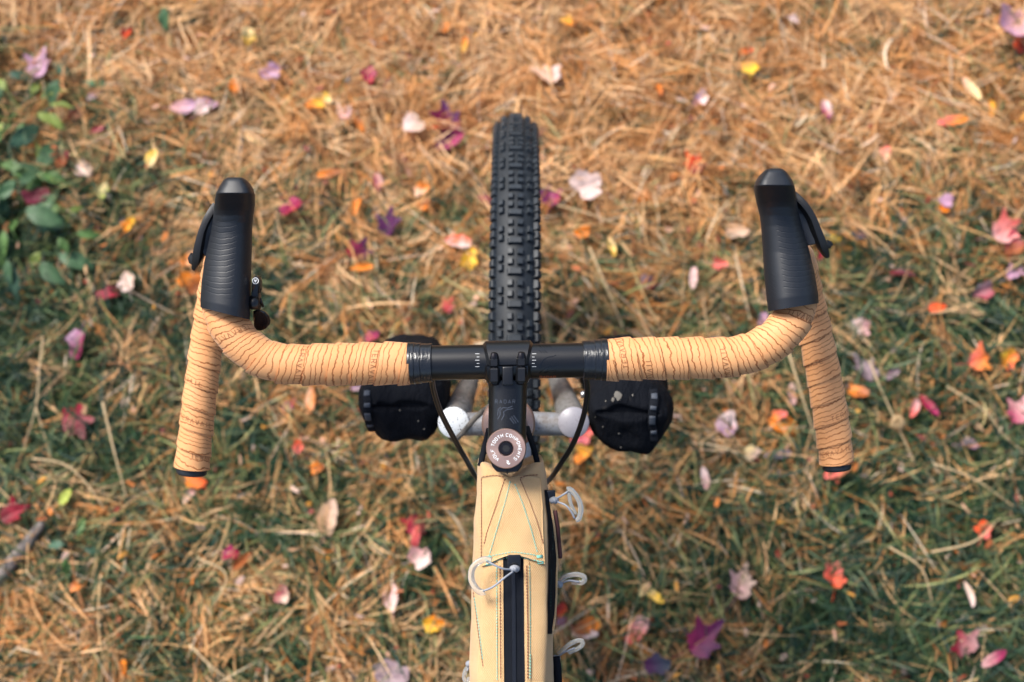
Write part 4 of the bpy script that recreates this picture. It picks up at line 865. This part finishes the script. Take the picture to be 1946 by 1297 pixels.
def sack(label, rings, seed, strap, mudp):
    root = empty('stuff_sack', P(*rings[len(rings) // 2][:2], rings[len(rings) // 2][4])); tag(root, label, 'bag', 'bags on the fork legs')
    K = catmull(rings, 46); V = []; F = []; m = 56
    for i, (cx, cy, hw, hh, d, ex, tilt) in enumerate(K):
        for k in range(m):
            a = 2 * math.pi * k / m; c, s = math.cos(a), math.sin(a); e = 2 / ex
            u = math.copysign(abs(c) ** e, c); v = math.copysign(abs(s) ** e, s)
            q = P(cx, cy, d) + XV * MM(hw * u, d) + TV * MM(hh * v, d) + SH * (tilt * v * 0.001)
            out = (XV * u + TV * v + SH * (0.5 if i < 14 else 0)).normalized()
            fold = 0.0026 * math.sin((u * 0.8 + v * 0.6) * 7 + seed + 5 * noise.noise(q * 14)) * (1 if i < 24 else 0.4)
            V.append(q + out * (fold + 0.0045 * noise.noise(q * 22 + Vector((seed, 0, 0))) + 0.0025 * noise.noise(q * 60)))
    n = len(K)
    for i in range(n - 1):
        for k in range(m): k2 = (k + 1) % m; F.append((i * m + k, i * m + k2, (i + 1) * m + k2, (i + 1) * m + k))
    F += [tuple(range(m - 1, -1, -1)), tuple(range((n - 1) * m, n * m))]
    o = mobj('sack_body', V, F, M_nylon, root); bv = bvh_of(o); pts = [cast(bv, x, y, 0.002) for x, y in strap]; pts = [p for p in pts if p]
    if len(pts) > 1:
        A, _ = even([tuple(p) for p in pts], 30); mobj('strap', *tube(A, 0.0050, 10, flat=0.3), M_ztape, root)
        for t, tl in ((2, 4), (9, 3), (14, 6), (23, 3)):
            mobj('webbing_loop', *tube(A[t:t + tl] + np.array(SH) * 0.002, 0.0036, 10, flat=0.3), M_web, root)
    mp_ = MB()
    for (x, y, r) in mudp:
        ring = [cast(bv, x + r * math.cos(a) * random.uniform(.7, 1.2), y + r * 1.3 * math.sin(a) * random.uniform(.7, 1.2), 0.0008) for a in np.linspace(0, 2 * math.pi, 12)[:-1]]; cc = cast(bv, x, y, 0.0016)
        if cc and all(ring): mp_.add([cc] + ring, [(0, i + 1, (i + 1) % 11 + 1) for i in range(11)])
    if mp_.V: tag(mp_.build('mud_splash', M_mud, o), kind='stuff')
sack('black crumpled stuff sack on the left fork leg', [(760, 772, 50, 3, 1.203, 2.0, 0), (761, 773, 58, 12, 1.200, 2.0, 3), (765, 774, 65, 36, 1.205, 2.3, 5), (767, 772, 72, 60, 1.215, 2.5, 4), (768, 768, 77, 68, 1.235, 2.5, 0), (768, 758, 78, 72, 1.27, 2.5, 0), (772, 740, 77, 72, 1.33, 2.4, 0), (778, 715, 75, 70, 1.42, 2.3, 0), (784, 700, 70, 66, 1.50, 2.2, 0), (786, 697, 55, 50, 1.56, 2.1, 0), (786, 697, 12, 10, 1.575, 2, 0)],
     1.3, [(702, 738), (700, 752), (700, 768), (700, 782), (704, 800), (710, 816)], [(795, 800, 1.6), (806, 815, 1.6), (760, 780, 1.5)])
sack('black mud-spattered stuff sack on the right fork leg', [(1197, 785, 52, 3, 1.200, 2.0, 0), (1197, 786, 60, 14, 1.197, 2.0, 3), (1197, 787, 66, 42, 1.203, 2.2, 5), (1197, 786, 72, 70, 1.215, 2.3, 4), (1198, 783, 77, 78, 1.235, 2.3, 0), (1197, 770, 78, 78, 1.27, 2.3, 0), (1190, 750, 77, 78, 1.33, 2.3, 0), (1180, 722, 75, 74, 1.42, 2.3, 0), (1172, 706, 70, 68, 1.50, 2.2, 0), (1168, 703, 55, 50, 1.56, 2.1, 0), (1168, 703, 12, 10, 1.575, 2, 0)],
     4.1, [(1240, 742), (1241, 756), (1240, 772), (1240, 790), (1239, 806), (1240, 820), (1240, 838)], [(1174, 752, 7), (1165, 760, 3), (1202, 752, 1.8), (1152, 763, 1.5), (1176, 824, 1.8), (1180, 850, 1.5), (1146, 811, 1.4), (1132, 792, 1.1)])

# ------------------------------------------------------------------ fallen leaves, weeds, stalks, stick
def leaf_material():
    m = bpy.data.materials.new('fallen_leaf'); m.use_nodes = True; nt = m.node_tree; nt.nodes.clear()
    at = node(nt, 'ShaderNodeAttribute', attribute_name='tint'); n = ramp(nt, noise_n(nt, 120, 5, 0.65), [(0.35, 0.78), (0.65, 1.12)])
    mul = node(nt, 'ShaderNodeMix', data_type='RGBA', blend_type='MULTIPLY'); mul.inputs[0].default_value = 1.0
    nt.links.new(at.outputs['Color'], mul.inputs[6]); nt.links.new(n, mul.inputs[7])
    p = node(nt, 'ShaderNodeBsdfPrincipled'); p.inputs['Roughness'].default_value = 0.5; p.inputs['Specular IOR Level'].default_value = 0.35
    t = node(nt, 'ShaderNodeBsdfTranslucent'); mx = node(nt, 'ShaderNodeMixShader'); mx.inputs[0].default_value = 0.2; o = node(nt, 'ShaderNodeOutputMaterial')
    nt.links.new(mul.outputs[2], p.inputs['Base Color']); nt.links.new(mul.outputs[2], t.inputs['Color'])
    add_bump(nt, p, noise_n(nt, 160, 4), 0.4, 0.002)
    nt.links.new(p.outputs[0], mx.inputs[1]); nt.links.new(t.outputs[0], mx.inputs[2]); nt.links.new(mx.outputs[0], o.inputs[0]); return m
M_leaf = leaf_material()
CL = dict(lilac=(.48, .27, .38), pink=(.68, .36, .34), white=(.78, .58, .52), crimson=(.32, .010, .030), magenta=(.34, .020, .09), burgundy=(.13, .012, .03), purple=(.10, .02, .085), orange=(.80, .22, .015),
          yellow=(.86, .50, .04), cream=(.86, .64, .30), flame=(.74, .085, .015), coral=(.78, .15, .12), peach=(.84, .50, .32), rust=(.38, .11, .03), tan=(.52, .30, .16), slate=(.06, .07, .10), mauve=(.30, .21, .23), beige=(.60, .41, .31), maroon=(.15, .014, .02), lime=(.36, .42, .07), rose=(.38, .06, .08))
def outline(kind, a, ph):
    if kind == 'maple':      # five pointed lobes
        r = 0.0
        for c0, ln in ((0, 1.0), (1.05, .95), (-1.05, .90), (2.05, .66), (-2.05, .62)):
            d = abs((a - c0 + math.pi) % (2 * math.pi) - math.pi); r = max(r, ln * (1 - 0.78 * min(1.0, d / .58) ** 1.15))
        return max(r, 0.54) * (1 + 0.05 * math.sin(13 * a + ph) + 0.13 * math.sin(2 * a + ph) + 0.07 * math.sin(3 * a + 2 * ph))
    if kind == 'oval': return 1 / math.sqrt(math.cos(a) ** 2 + (math.sin(a) / 0.56) ** 2) * (1 + 0.05 * math.sin(3 * a + ph) + 0.05 * math.sin(7 * a + ph))
    if kind == 'slim': return 1 / math.sqrt(math.cos(a) ** 2 + (math.sin(a) / 0.34) ** 2)
    if kind == 'drop': return (0.62 + 0.38 * math.cos(a) ** 4 * (1 if math.cos(a) > 0 else 0.25)) * (1 + 0.12 * math.sin(3 * a + ph) + 0.10 * math.sin(5 * a + 2 * ph) + 0.05 * math.sin(11 * a))
    return 0.86 * (1 + 0.10 * math.sin(2 * a + ph) + 0.13 * math.sin(3 * a + 2 * ph) + 0.09 * math.sin(5 * a) + 0.05 * math.sin(9 * a + ph))     # round, ragged
def make_leaf(name, px, py, size, kind, c1, c2, rot, h=None, fold=None, tilt=None, stem_col=None):
    h = random.uniform(0.034, 0.049) if h is None else h; o3 = G(px, py, h); d = (o3 - CAM).dot(-SH); R = size * d / FPX / 2 * (1.22 if kind == 'maple' else 1.05); ph = random.uniform(0, 6)
    fold = random.uniform(0.1, 1.1) if fold is None else fold; n = 60; rings = (0.0, 0.35, 0.7, 1.0); V = [Vector((0, 0, 0))]; tcol = [0.0]
    cup = random.uniform(-0.25, 0.35); wave = random.uniform(0.03, 0.09); gx = random.uniform(0, 6.28)
    for r in rings[1:]:
        for k in range(n):
            a = 2 * math.pi * k / n; rr = outline(kind, a, ph) * r; V.append(Vector((rr * math.cos(a), rr * math.sin(a), 0)))
    for v in V: v.z = fold * abs(v.y) * 0.55 + cup * v.length_squared * 0.35 + wave * math.sin(4 * v.x + ph) * v.length + 0.04 * math.sin(7 * v.y + 2 * ph)
    cols = []
    A, Bc = np.array(CL[c1]), np.array(CL[c2])
    for v in V:
        t = 0.5 + 1.0 * (v.x * math.cos(gx) + v.y * math.sin(gx)) + 0.5 * noise.noise(Vector((v.x * 2.2 + px, v.y * 2.2 + py, 0)))
        t = min(1, max(0, t)); vein = 0.10 * math.exp(-(v.y / 0.05) ** 2); cols.append((A * (1 - t) + Bc * t) * (1 + vein))
    M = Matrix.Rotation(math.radians(rot), 4, 'Z') @ Matrix.Rotation(random.gauss(0, 0.22) if tilt is None else tilt, 4, 'Y') @ Matrix.Rotation(random.gauss(0, 0.2), 4, 'X')
    V = [M @ (v * R) for v in V]
    F = [(0, 1 + k, 1 + (k + 1) % n) for k in range(n)]
    for i in range(2):
        for k in range(n): k2 = (k + 1) % n; F.append((1 + i * n + k, 1 + (i + 1) * n + k, 1 + (i + 1) * n + k2, 1 + i * n + k2))
    if kind != 'slim':                                       # petiole
        p0 = M @ (Vector((-outline(kind, math.pi, ph) * 0.9, 0, 0.02)) * R); p1 = M @ (Vector((-outline(kind, math.pi, ph) - 0.75, 0.25, -0.12)) * R)
        tv, tf = tube([p0, (p0 + p1) / 2 + Vector((0, 0, .002)), p1], 0.0007, 5); k = len(V); V += tv; F += [tuple(i + k for i in f) for f in tf]; cols += [np.array(CL[c1]) * 0.7] * len(tv)
    ob = bpy.data.objects.new(name, mesh_data(name, V, F, M_leaf, True, None, cols)); ob.location = o3; COL.objects.link(ob); return ob
LEAVES = """
75,130,62,maple,lilac,lilac,80|lilac five-pointed leaf above the green weeds in the far left corner
472,70,38,drop,cream,yellow,90|pale yellow leaf lying alone near the top edge left of centre
517,135,44,drop,lilac,lilac,200|lilac leaf on the straw just below the pale yellow one
350,203,46,oval,pink,lilac,10|pale pink curled leaf, left of a touching pair above the left hood
390,202,42,round,lilac,white,60|whitish lilac curled leaf, right of a touching pair above the left hood
702,147,42,drop,crimson,magenta,100|bright crimson leaf in the straw left of the tyre tip
735,158,26,slim,maroon,burgundy,60|small dark maroon scrap right of the bright crimson leaf
240,62,30,oval,maroon,flame,80|small dark red leaf with an orange tip near the top left
288,300,36,oval,cream,yellow,80|plain yellow oval leaf beyond the left hood
600,198,34,round,yellow,orange,30|amber leaf beside the pale pink one left of the tyre tip
622,188,26,drop,yellow,cream,120|small yellow leaf tucked behind the amber one
655,215,42,maple,white,pink,70|pale pink lobed leaf next to a curled orange leaf
682,236,36,slim,orange,rust,120|curled orange leaf against the pale pink lobed leaf
850,232,66,maple,purple,crimson,100|purple lobed leaf just left of the tyre tip
852,268,56,oval,magenta,purple,20|magenta leaf lying under the purple lobed leaf by the tyre
826,244,26,slim,flame,rust,0|small rusty red leaf beside the purple lobed leaf
785,242,50,round,white,beige,0|off-white leaf left of the purple lobed leaf
845,55,28,drop,orange,orange,20|small orange leaf high up left of the tyre
882,85,32,slim,orange,yellow,80|narrow upright orange leaf high up near the tyre line
1043,145,60,maple,white,peach,110|peach and white lobed leaf above and right of the tyre tip
1080,42,30,drop,orange,yellow,150|small orange leaf at the top edge right of the tyre line
1425,130,48,drop,yellow,yellow,90|bright yellow leaf with a brown point above the right hood
1415,98,34,slim,flame,orange,5|narrow deep orange leaf just above the bright yellow one
1330,190,38,drop,white,lilac,45|small pale pink leaf left of the bright yellow one
1253,172,30,slim,orange,rust,100|narrow orange leaf half covered by green blades
1571,207,36,oval,magenta,white,100|crimson and white leaf beyond the right hood
1922,48,72,round,pink,lilac,40|large pink leaf at the top right edge
1936,88,44,drop,flame,maroon,80|red and orange leaf below the large pink one at the right edge
1318,316,54,maple,flame,maroon,60|red lobed leaf with a dark middle left of the right hood
1115,352,62,round,white,white,20|almost white leaf close to the right of the tyre
1045,378,54,maple,magenta,purple,90|magenta leaf touching the right side of the tyre
926,384,34,drop,crimson,magenta,140|crimson leaf touching the left side of the tyre
558,394,52,drop,magenta,crimson,200|magenta leaf a hand's width right of the left hood
738,428,58,maple,purple,purple,80|dark purple curled leaf half way between left hood and tyre
680,478,54,maple,crimson,purple,60|crimson folded leaf right of the left hood
688,508,42,slim,orange,orange,5|narrow orange leaf just below the crimson folded leaf
872,460,48,oval,white,flame,170|white and red leaf left of the tyre
892,497,48,drop,yellow,yellow,70|golden yellow leaf left of the tyre
850,583,34,maple,crimson,coral,60|small crimson leaf left of the tyre above the bar
698,575,34,slim,cream,peach,120|narrow cream leaf between left hood and tyre
800,360,30,round,peach,orange,0|small peach leaf upper left of the tyre
805,390,28,round,orange,rust,0|small orange leaf left of the tyre
678,392,36,slim,orange,orange,75|narrow upright orange leaf between magenta and purple leaves
718,346,32,oval,rose,pink,100|small rose leaf above the dark purple curled one
445,165,32,drop,orange,orange,100|small orange leaf near the pale pink curled pair
625,330,44,slim,orange,rust,10|long orange sliver left of the small rose leaf
242,540,54,drop,white,beige,120|beige pink leaf lying left of the left hood
210,556,46,drop,rose,crimson,210|dusky red leaf touching the beige pink one
150,648,60,drop,lilac,magenta,260|lilac leaf left of the left drop
372,914,48,drop,flame,orange,150|glowing orange leaf under the left bar end
362,940,42,slim,pink,beige,50|pale pink curled leaf below the left bar end
140,803,74,maple,crimson,maroon,10|large dark crimson leaf left of the left drop
362,537,48,round,orange,rust,30|orange curled leaf beside the left brake hood
357,495,36,drop,orange,tan,60|small orange leaf just under the left lever tip
245,430,34,drop,orange,yellow,60|orange leaf among the green weeds left of the left lever
195,365,36,drop,lime,cream,90|yellow-green leaf left of the left hood tip
70,372,56,drop,burgundy,maroon,200|burgundy leaf among the weeds at the left edge
145,215,42,drop,maroon,rust,250|maroon leaf between the weeds and the straw at upper left
184,246,30,slim,magenta,crimson,20|small magenta sliver right of the upper weeds
180,180,34,slim,lilac,white,50|small lilac sliver right of the lilac five-pointed leaf
120,300,44,drop,rust,maroon,280|rust red leaf in the middle of the weeds
158,322,36,round,white,beige,0|chalky white leaf right of the weeds
790,1000,60,maple,crimson,maroon,100|dark crimson folded leaf left of the canvas bag
790,1022,44,slim,crimson,coral,80|bright red folded leaf standing under the dark crimson one
798,1060,46,round,white,pink,30|pale pink leaf just below the red folded leaf
745,1135,54,oval,pink,white,100|pale pink cupped leaf lower left of the canvas bag
826,1186,46,drop,orange,yellow,180|orange leaf left of the lower canvas bag
745,1290,76,round,mauve,mauve,0|mauve grey leaf cut by the bottom edge
568,848,30,drop,coral,flame,270|small coral orange leaf right of the left drop
602,890,26,round,orange,rust,0|small round orange leaf below the coral one
437,1053,32,round,magenta,crimson,0|small round crimson leaf in the lower left lawn
235,1268,28,oval,orange,orange,90|small orange leaf near the bottom left corner
143,1115,22,round,orange,rust,0|tiny orange leaf above the bottom left corner
460,1068,44,slim,rust,rust,50|thin rust sliver beside the small round crimson leaf
20,978,56,maple,crimson,maroon,30|dark crimson leaf at the lower left edge
125,945,34,oval,lime,lime,60|small bright green leaf left of the left bar end
1210,1196,58,oval,pink,coral,50|pink leaf lower right of the canvas bag
1406,1114,66,maple,pink,beige,70|dusty pink star-shaped leaf at lower right
1240,1130,50,slim,cream,yellow,140|golden curled leaf right of the canvas bag
1225,1120,32,slim,cream,tan,50|tan curled sliver touching the golden curled leaf
1332,1218,84,maple,magenta,purple,40|large burgundy leaf lower right of centre
1245,1262,56,drop,purple,slate,0|dark purple leaf at the bottom right of the bag
1072,1186,40,drop,magenta,lilac,330|magenta pink leaf peeping out from the right of the bag
1063,1160,32,drop,crimson,flame,60|small red leaf peeping out above the magenta pink one
1118,1190,52,oval,rust,orange,20|rust brown leaf right of the magenta pink one
1112,1206,48,slim,peach,white,0|pale peach sliver below the rust brown leaf
1582,1098,64,drop,flame,coral,90|red and orange teardrop leaf in the green grass at lower right
1868,1010,44,drop,coral,flame,70|coral red leaf near the right edge
1832,1225,66,maple,pink,crimson,120|pink and crimson leaf at the bottom right
1888,1252,54,slim,magenta,pink,30|crimson curled leaf nearest the bottom right corner
1840,1130,48,slim,beige,white,100|long beige leaf in the green grass at lower right
1381,806,48,round,white,lilac,45|round blush pink leaf right of the right fork bag
1490,808,60,oval,orange,orange,340|orange oval leaf inside the right drop
1478,790,32,drop,coral,orange,10|small coral leaf behind the orange oval one
1318,528,42,slim,white,pink,85|narrow pale pink leaf left of the right hood
1365,502,32,drop,coral,coral,0|small coral red leaf left of the right hood
1163,470,40,slim,cream,yellow,100|cream and yellow curled leaf right of the tyre
1105,443,36,drop,orange,orange,20|orange leaf right of the tyre
1215,372,38,drop,orange,tan,0|tan orange leaf right of the almost white leaf
1232,540,48,drop,maroon,mauve,20|brown purple leaf between tyre and right hood
1395,440,50,drop,tan,beige,340|plain tan leaf just left of the right hood
1636,622,38,round,white,pink,0|round whitish leaf right of the right hood
1780,585,32,oval,flame,flame,10|small vivid red leaf right of the right hood
1858,686,54,maple,coral,orange,20|peach orange lobed leaf at the right
1913,684,50,drop,flame,yellow,60|red and yellow leaf at the right edge
1738,775,46,slim,pink,coral,60|pink half of a folded leaf right of the right drop
1765,770,50,slim,magenta,crimson,120|crimson half of a folded leaf right of the right drop
1905,440,70,maple,pink,coral,30|large faded salmon leaf at the right edge
1925,468,52,drop,rose,rust,80|dusky red leaf under the large faded salmon one
1926,520,42,maple,lilac,lilac,40|lilac lobed leaf at the right edge
1798,382,30,round,lilac,lilac,0|small lilac leaf right of the right lever
1794,398,20,round,orange,orange,0|tiny orange leaf touching the small lilac one
1635,445,38,oval,slate,slate,20|dark slate leaf right of the right lever
1583,455,24,drop,yellow,yellow,0|small yellow leaf at the right lever tip
1560,480,32,slim,crimson,crimson,70|red sliver peeping out below the right lever
1505,750,52,slim,pink,beige,80|narrow pinkish leaf inside the right drop
1865,555,48,drop,rose,mauve,20|dusty rose leaf near the right edge
1646,708,62,maple,mauve,mauve,120|grey mauve lobed leaf right of the right drop
1693,712,40,slim,lilac,mauve,30|lilac grey sliver beside the grey mauve lobed leaf
1628,745,46,oval,rust,orange,330|rust leaf right of the right drop
1842,846,42,oval,lilac,mauve,10|lilac grey leaf lower right of the folded crimson leaf
1592,893,52,drop,rust,coral,200|rusty red leaf under the right bar end
1936,785,60,maple,magenta,pink,60|dark pink leaf cut by the right edge
1340,910,44,slim,pink,white,100|narrow pale pink leaf below the right fork bag
1428,860,32,round,cream,beige,0|cream leaf below the orange oval one
1478,864,50,slim,mauve,slate,5|grey purple sliver right of the cream leaf
1108,826,52,drop,coral,magenta,200|coral red leaf under the right fork cap
1108,858,46,drop,orange,yellow,240|orange leaf below the coral one under the fork
1700,180,40,slim,tan,beige,50|long tan leaf upper right
1810,230,54,slim,coral,orange,5|thin coral sliver at upper right
1682,290,32,drop,coral,peach,270|small coral leaf at upper right
1885,205,36,slim,orange,yellow,80|small orange sliver near the upper right edge
1508,37,22,round,white,white,0|tiny white scrap near the top edge at right
1846,170,52,slim,peach,cream,120|long peach husk at upper right
625,985,66,oval,beige,tan,80|large beige leaf left of the dark crimson folded leaf
590,762,50,slim,peach,orange,85|narrow peach leaf below the left half of the bar
548,775,34,drop,rose,mauve,60|dusky rose leaf beside the narrow peach leaf
536,1132,34,round,rose,beige,0|small dusky rose leaf in the lower left lawn
690,730,44,oval,mauve,lilac,30|mauve grey leaf touching the left fork bag
705,640,34,drop,rose,magenta,30|small rose leaf beyond the left half of the bar
1210,750,44,slim,slate,mauve,110|dark grey leaf against the right fork bag
1290,700,36,slim,lilac,mauve,320|pale grey-green sliver below the right half of the bar
1715,520,50,slim,maroon,burgundy,345|dark maroon sliver in the green right of the right hood
1450,612,34,drop,pink,lilac,100|pale lilac scrap in the crook of the right bar bend
"""
for row in LEAVES.strip().splitlines():
    a, lab = row.split('|'); px, py, sz, kind, c1, c2, rot = a.split(',')
    tag(make_leaf('fallen_leaf', float(px), float(py), float(sz), kind, c1, c2, float(rot)), lab, 'leaf', 'fallen leaves on the lawn')

# low weeds at the left edge
M_weed = leaf_material(); M_weed.name = 'weed_leaf'
WG = [(.085, .165, .045), (.06, .125, .055), (.18, .23, .05), (.045, .10, .06), (.23, .27, .06)]
def weed(px, py, n, size, spread, cols, label):
    base = G(px, py, 0.0); root = empty('weed_plant', base); tag(root, label, 'plant', 'broad-leaved weeds')
    for i in range(n):
        a = 2 * math.pi * i / n + random.uniform(-.4, .4); ln = size * random.uniform(.65, 1.1); wd = ln * random.uniform(.42, .6); R = spread * random.uniform(.25, 1); h = random.uniform(.035, .085)
        c = np.array(WG[cols[i % len(cols)]]) * random.uniform(.8, 1.25); tip = base + Vector((math.cos(a) * R, math.sin(a) * R, h)); V = []; F = []; cc = []
        M = Matrix.Translation(tip) @ Matrix.Rotation(a, 4, 'Z') @ Matrix.Rotation(random.uniform(-.1, .5), 4, 'Y') @ Matrix.Rotation(random.gauss(0, .25), 4, 'X')
        for j in range(9):
            t = j / 8; w = wd / 2 * math.sin(math.pi * min(1, t * .97 + .03)) ** .75 * (1 - .25 * t)
            for k in (-1, -.5, 0, .5, 1):
                V.append(M @ Vector((t * ln, k * w, .18 * abs(k) * w - .25 * ln * t * t + .002 * math.sin(9 * t + k * 3)))); cc.append(c * (1.25 if k == 0 else random.uniform(.9, 1.08)))
        for j in range(8):
            for k in range(4): q = j * 5 + k; F.append((q, q + 1, q + 6, q + 5))
        lf = mobj('leaf', V, F, M_weed, root, True, None, cc)
        mid = (base + tip) / 2 + Vector((0, 0, .015)); sv, sf = tube([base + Vector((0, 0, .002)), mid, tip], .0011, 6); mobj('stem', sv, sf, M_weed, root, True, None, [c * .9] * len(sv))
weed(70, 245, 13, .060, .075, [2, 4, 0, 2], 'yellow-green low weed at the left edge below the lilac five-pointed leaf')
weed(15, 330, 9, .075, .07, [1, 3, 0], 'dark green broad-leaved weed cut by the left edge level with the plain yellow leaf')
weed(75, 350, 5, .080, .05, [0, 1], 'mid green weed with one wide leaf beside the burgundy leaf')
weed(45, 420, 9, .070, .07, [0, 0, 1], 'bright green weed just below the burgundy leaf')
weed(55, 485, 11, .080, .085, [1, 3, 1, 0], 'largest dark green weed low in the clump at the left edge')
weed(130, 470, 5, .050, .05, [0, 2], 'small green weed right of the largest dark green one')
weed(150, 180, 3, .060, .03, [1, 3], 'single grey-green leaf pair right of the lilac five-pointed leaf')
weed(10, 165, 4, .065, .03, [3, 1], 'blue-green weed at the left edge below the top corner')
weed(160, 1045, 4, .038, .03, [3, 0], 'small rounded green weed in the lower left lawn')
weed(340, 40, 4, .055, .04, [3, 1], 'dark green weed near the top edge above the left hood')

# single dry stalks and the stick
M_stalk, nt, b = material('dry_stalk', (0.50, 0.36, 0.19), 0.7); nt.links.new(mixcol(nt, noise_n(nt, 70, 4), (0.58, 0.44, 0.25), (0.40, 0.26, 0.13)), b.inputs['Base Color'])
M_bark, nt, b = material('weathered_bark', (0.16, 0.13, 0.11), 0.9); nb_ = noise_n(nt, 160, 6, 0.7); nt.links.new(mixcol(nt, ramp(nt, nb_, [(.35, 0.), (.65, 1.)]), (0.09, 0.075, 0.07), (0.30, 0.25, 0.22)), b.inputs['Base Color']); add_bump(nt, b, nb_, .9, .004)
def stalk(pts, r, label, puff=None):
    A = [(*G(x, y, h),) for x, y, h in pts]; C, _ = even(A, 28); mb = MB(); mb.add(*tube(C, np.linspace(r, r * .5, 28) * 0.72, 7))
    o = mb.build('dry_stalk', M_stalk); tag(o, label, 'stalk', 'single dry grass stalks')
    if puff:
        c = G(*puff); pv = MB()
        for i in range(150):
            d = Vector((random.gauss(0, 1), random.gauss(0, 1), random.gauss(0, 1))).normalized(); pv.add(*tube([c + d * .002, c + d * .0145 * random.uniform(.75, 1.1)], [.0011, .0003], 4))
        tag(pv.build('seed_head', M_stalk, o), kind='stuff')
stalk([(1652, 685, .06), (1672, 735, .065), (1697, 790, .06), (1715, 830, .055), (1738, 880, .05)], .0024, 'pale dry stalk carrying a fluffy seed head right of the right drop', (1705, 803, .064))
stalk([(1498, 668, .06), (1520, 740, .065), (1552, 840, .05)], .0028, 'straight pale straw lying behind the right drop')
stalk([(1800, 735, .06), (1870, 780, .065), (1910, 830, .05), (1960, 870, .04)], .0022, 'long dry stalk at the right edge below the red and yellow leaf')
stalk([(1770, 880, .06), (1850, 910, .06), (1930, 965, .05)], .0024, 'pale bent stalk in the green grass near the right edge')
stalk([(1690, 1040, .06), (1750, 1080, .07), (1772, 1145, .05)], .0026, 'whitish curved stalk in the green grass at lower right')
stalk([(1770, 1050, .06), (1850, 1030, .065), (1900, 985, .05)], .0028, 'golden stalk above the coral red leaf near the right edge')
stalk([(82, 640, .05), (75, 700, .06), (68, 775, .055), (45, 850, .05)], .0024, 'greenish dry stalk standing left of the large dark crimson leaf')
stalk([(68, 775, .055), (85, 830, .05), (95, 870, .045)], .0020, 'forked end of the greenish stalk left of the large dark crimson leaf')
stalk([(195, 765, .055), (215, 850, .06), (240, 945, .05)], .0030, 'pale straight stalk right of the large dark crimson leaf')
stalk([(62, 872, .05), (120, 882, .06), (165, 920, .055), (200, 970, .045)], .0026, 'arched pinkish stalk below the large dark crimson leaf')
stalk([(1120, 470, .055), (1150, 540, .06), (1185, 625, .05)], .0030, 'thick pale green straw right of the tyre')
stalk([(1060, 390, .05), (1130, 410, .06), (1205, 440, .05)], .0026, 'pale twig lying just below the almost white leaf')
stalk([(375, 1060, .05), (430, 1095, .06), (395, 1170, .05)], .0022, 'bent straw below the small round crimson leaf')
stalk([(360, 1225, .05), (400, 1265, .055), (440, 1297, .05)], .0028, 'dark twig near the bottom left')
V = []; pts = [(-40, 1140, .02, .013), (10, 1085, .026, .0125), (45, 1040, .032, .011), (72, 1005, .036, .009), (82, 992, .036, .004)]
C = catmull([(*G(x, y, h), r) for x, y, h, r in pts], 40); sv, sf = tube(C[:, :3], C[:, 3], 16)
sv = [v + Vector((noise.noise(v * 60), noise.noise(v * 60 + Vector((5, 0, 0))), noise.noise(v * 60 + Vector((0, 9, 0))))) * .003 for v in sv]
stick = mobj('broken_stick', sv, sf, M_bark); tag(stick, 'grey weathered stick lying at the lower left edge', 'stick')
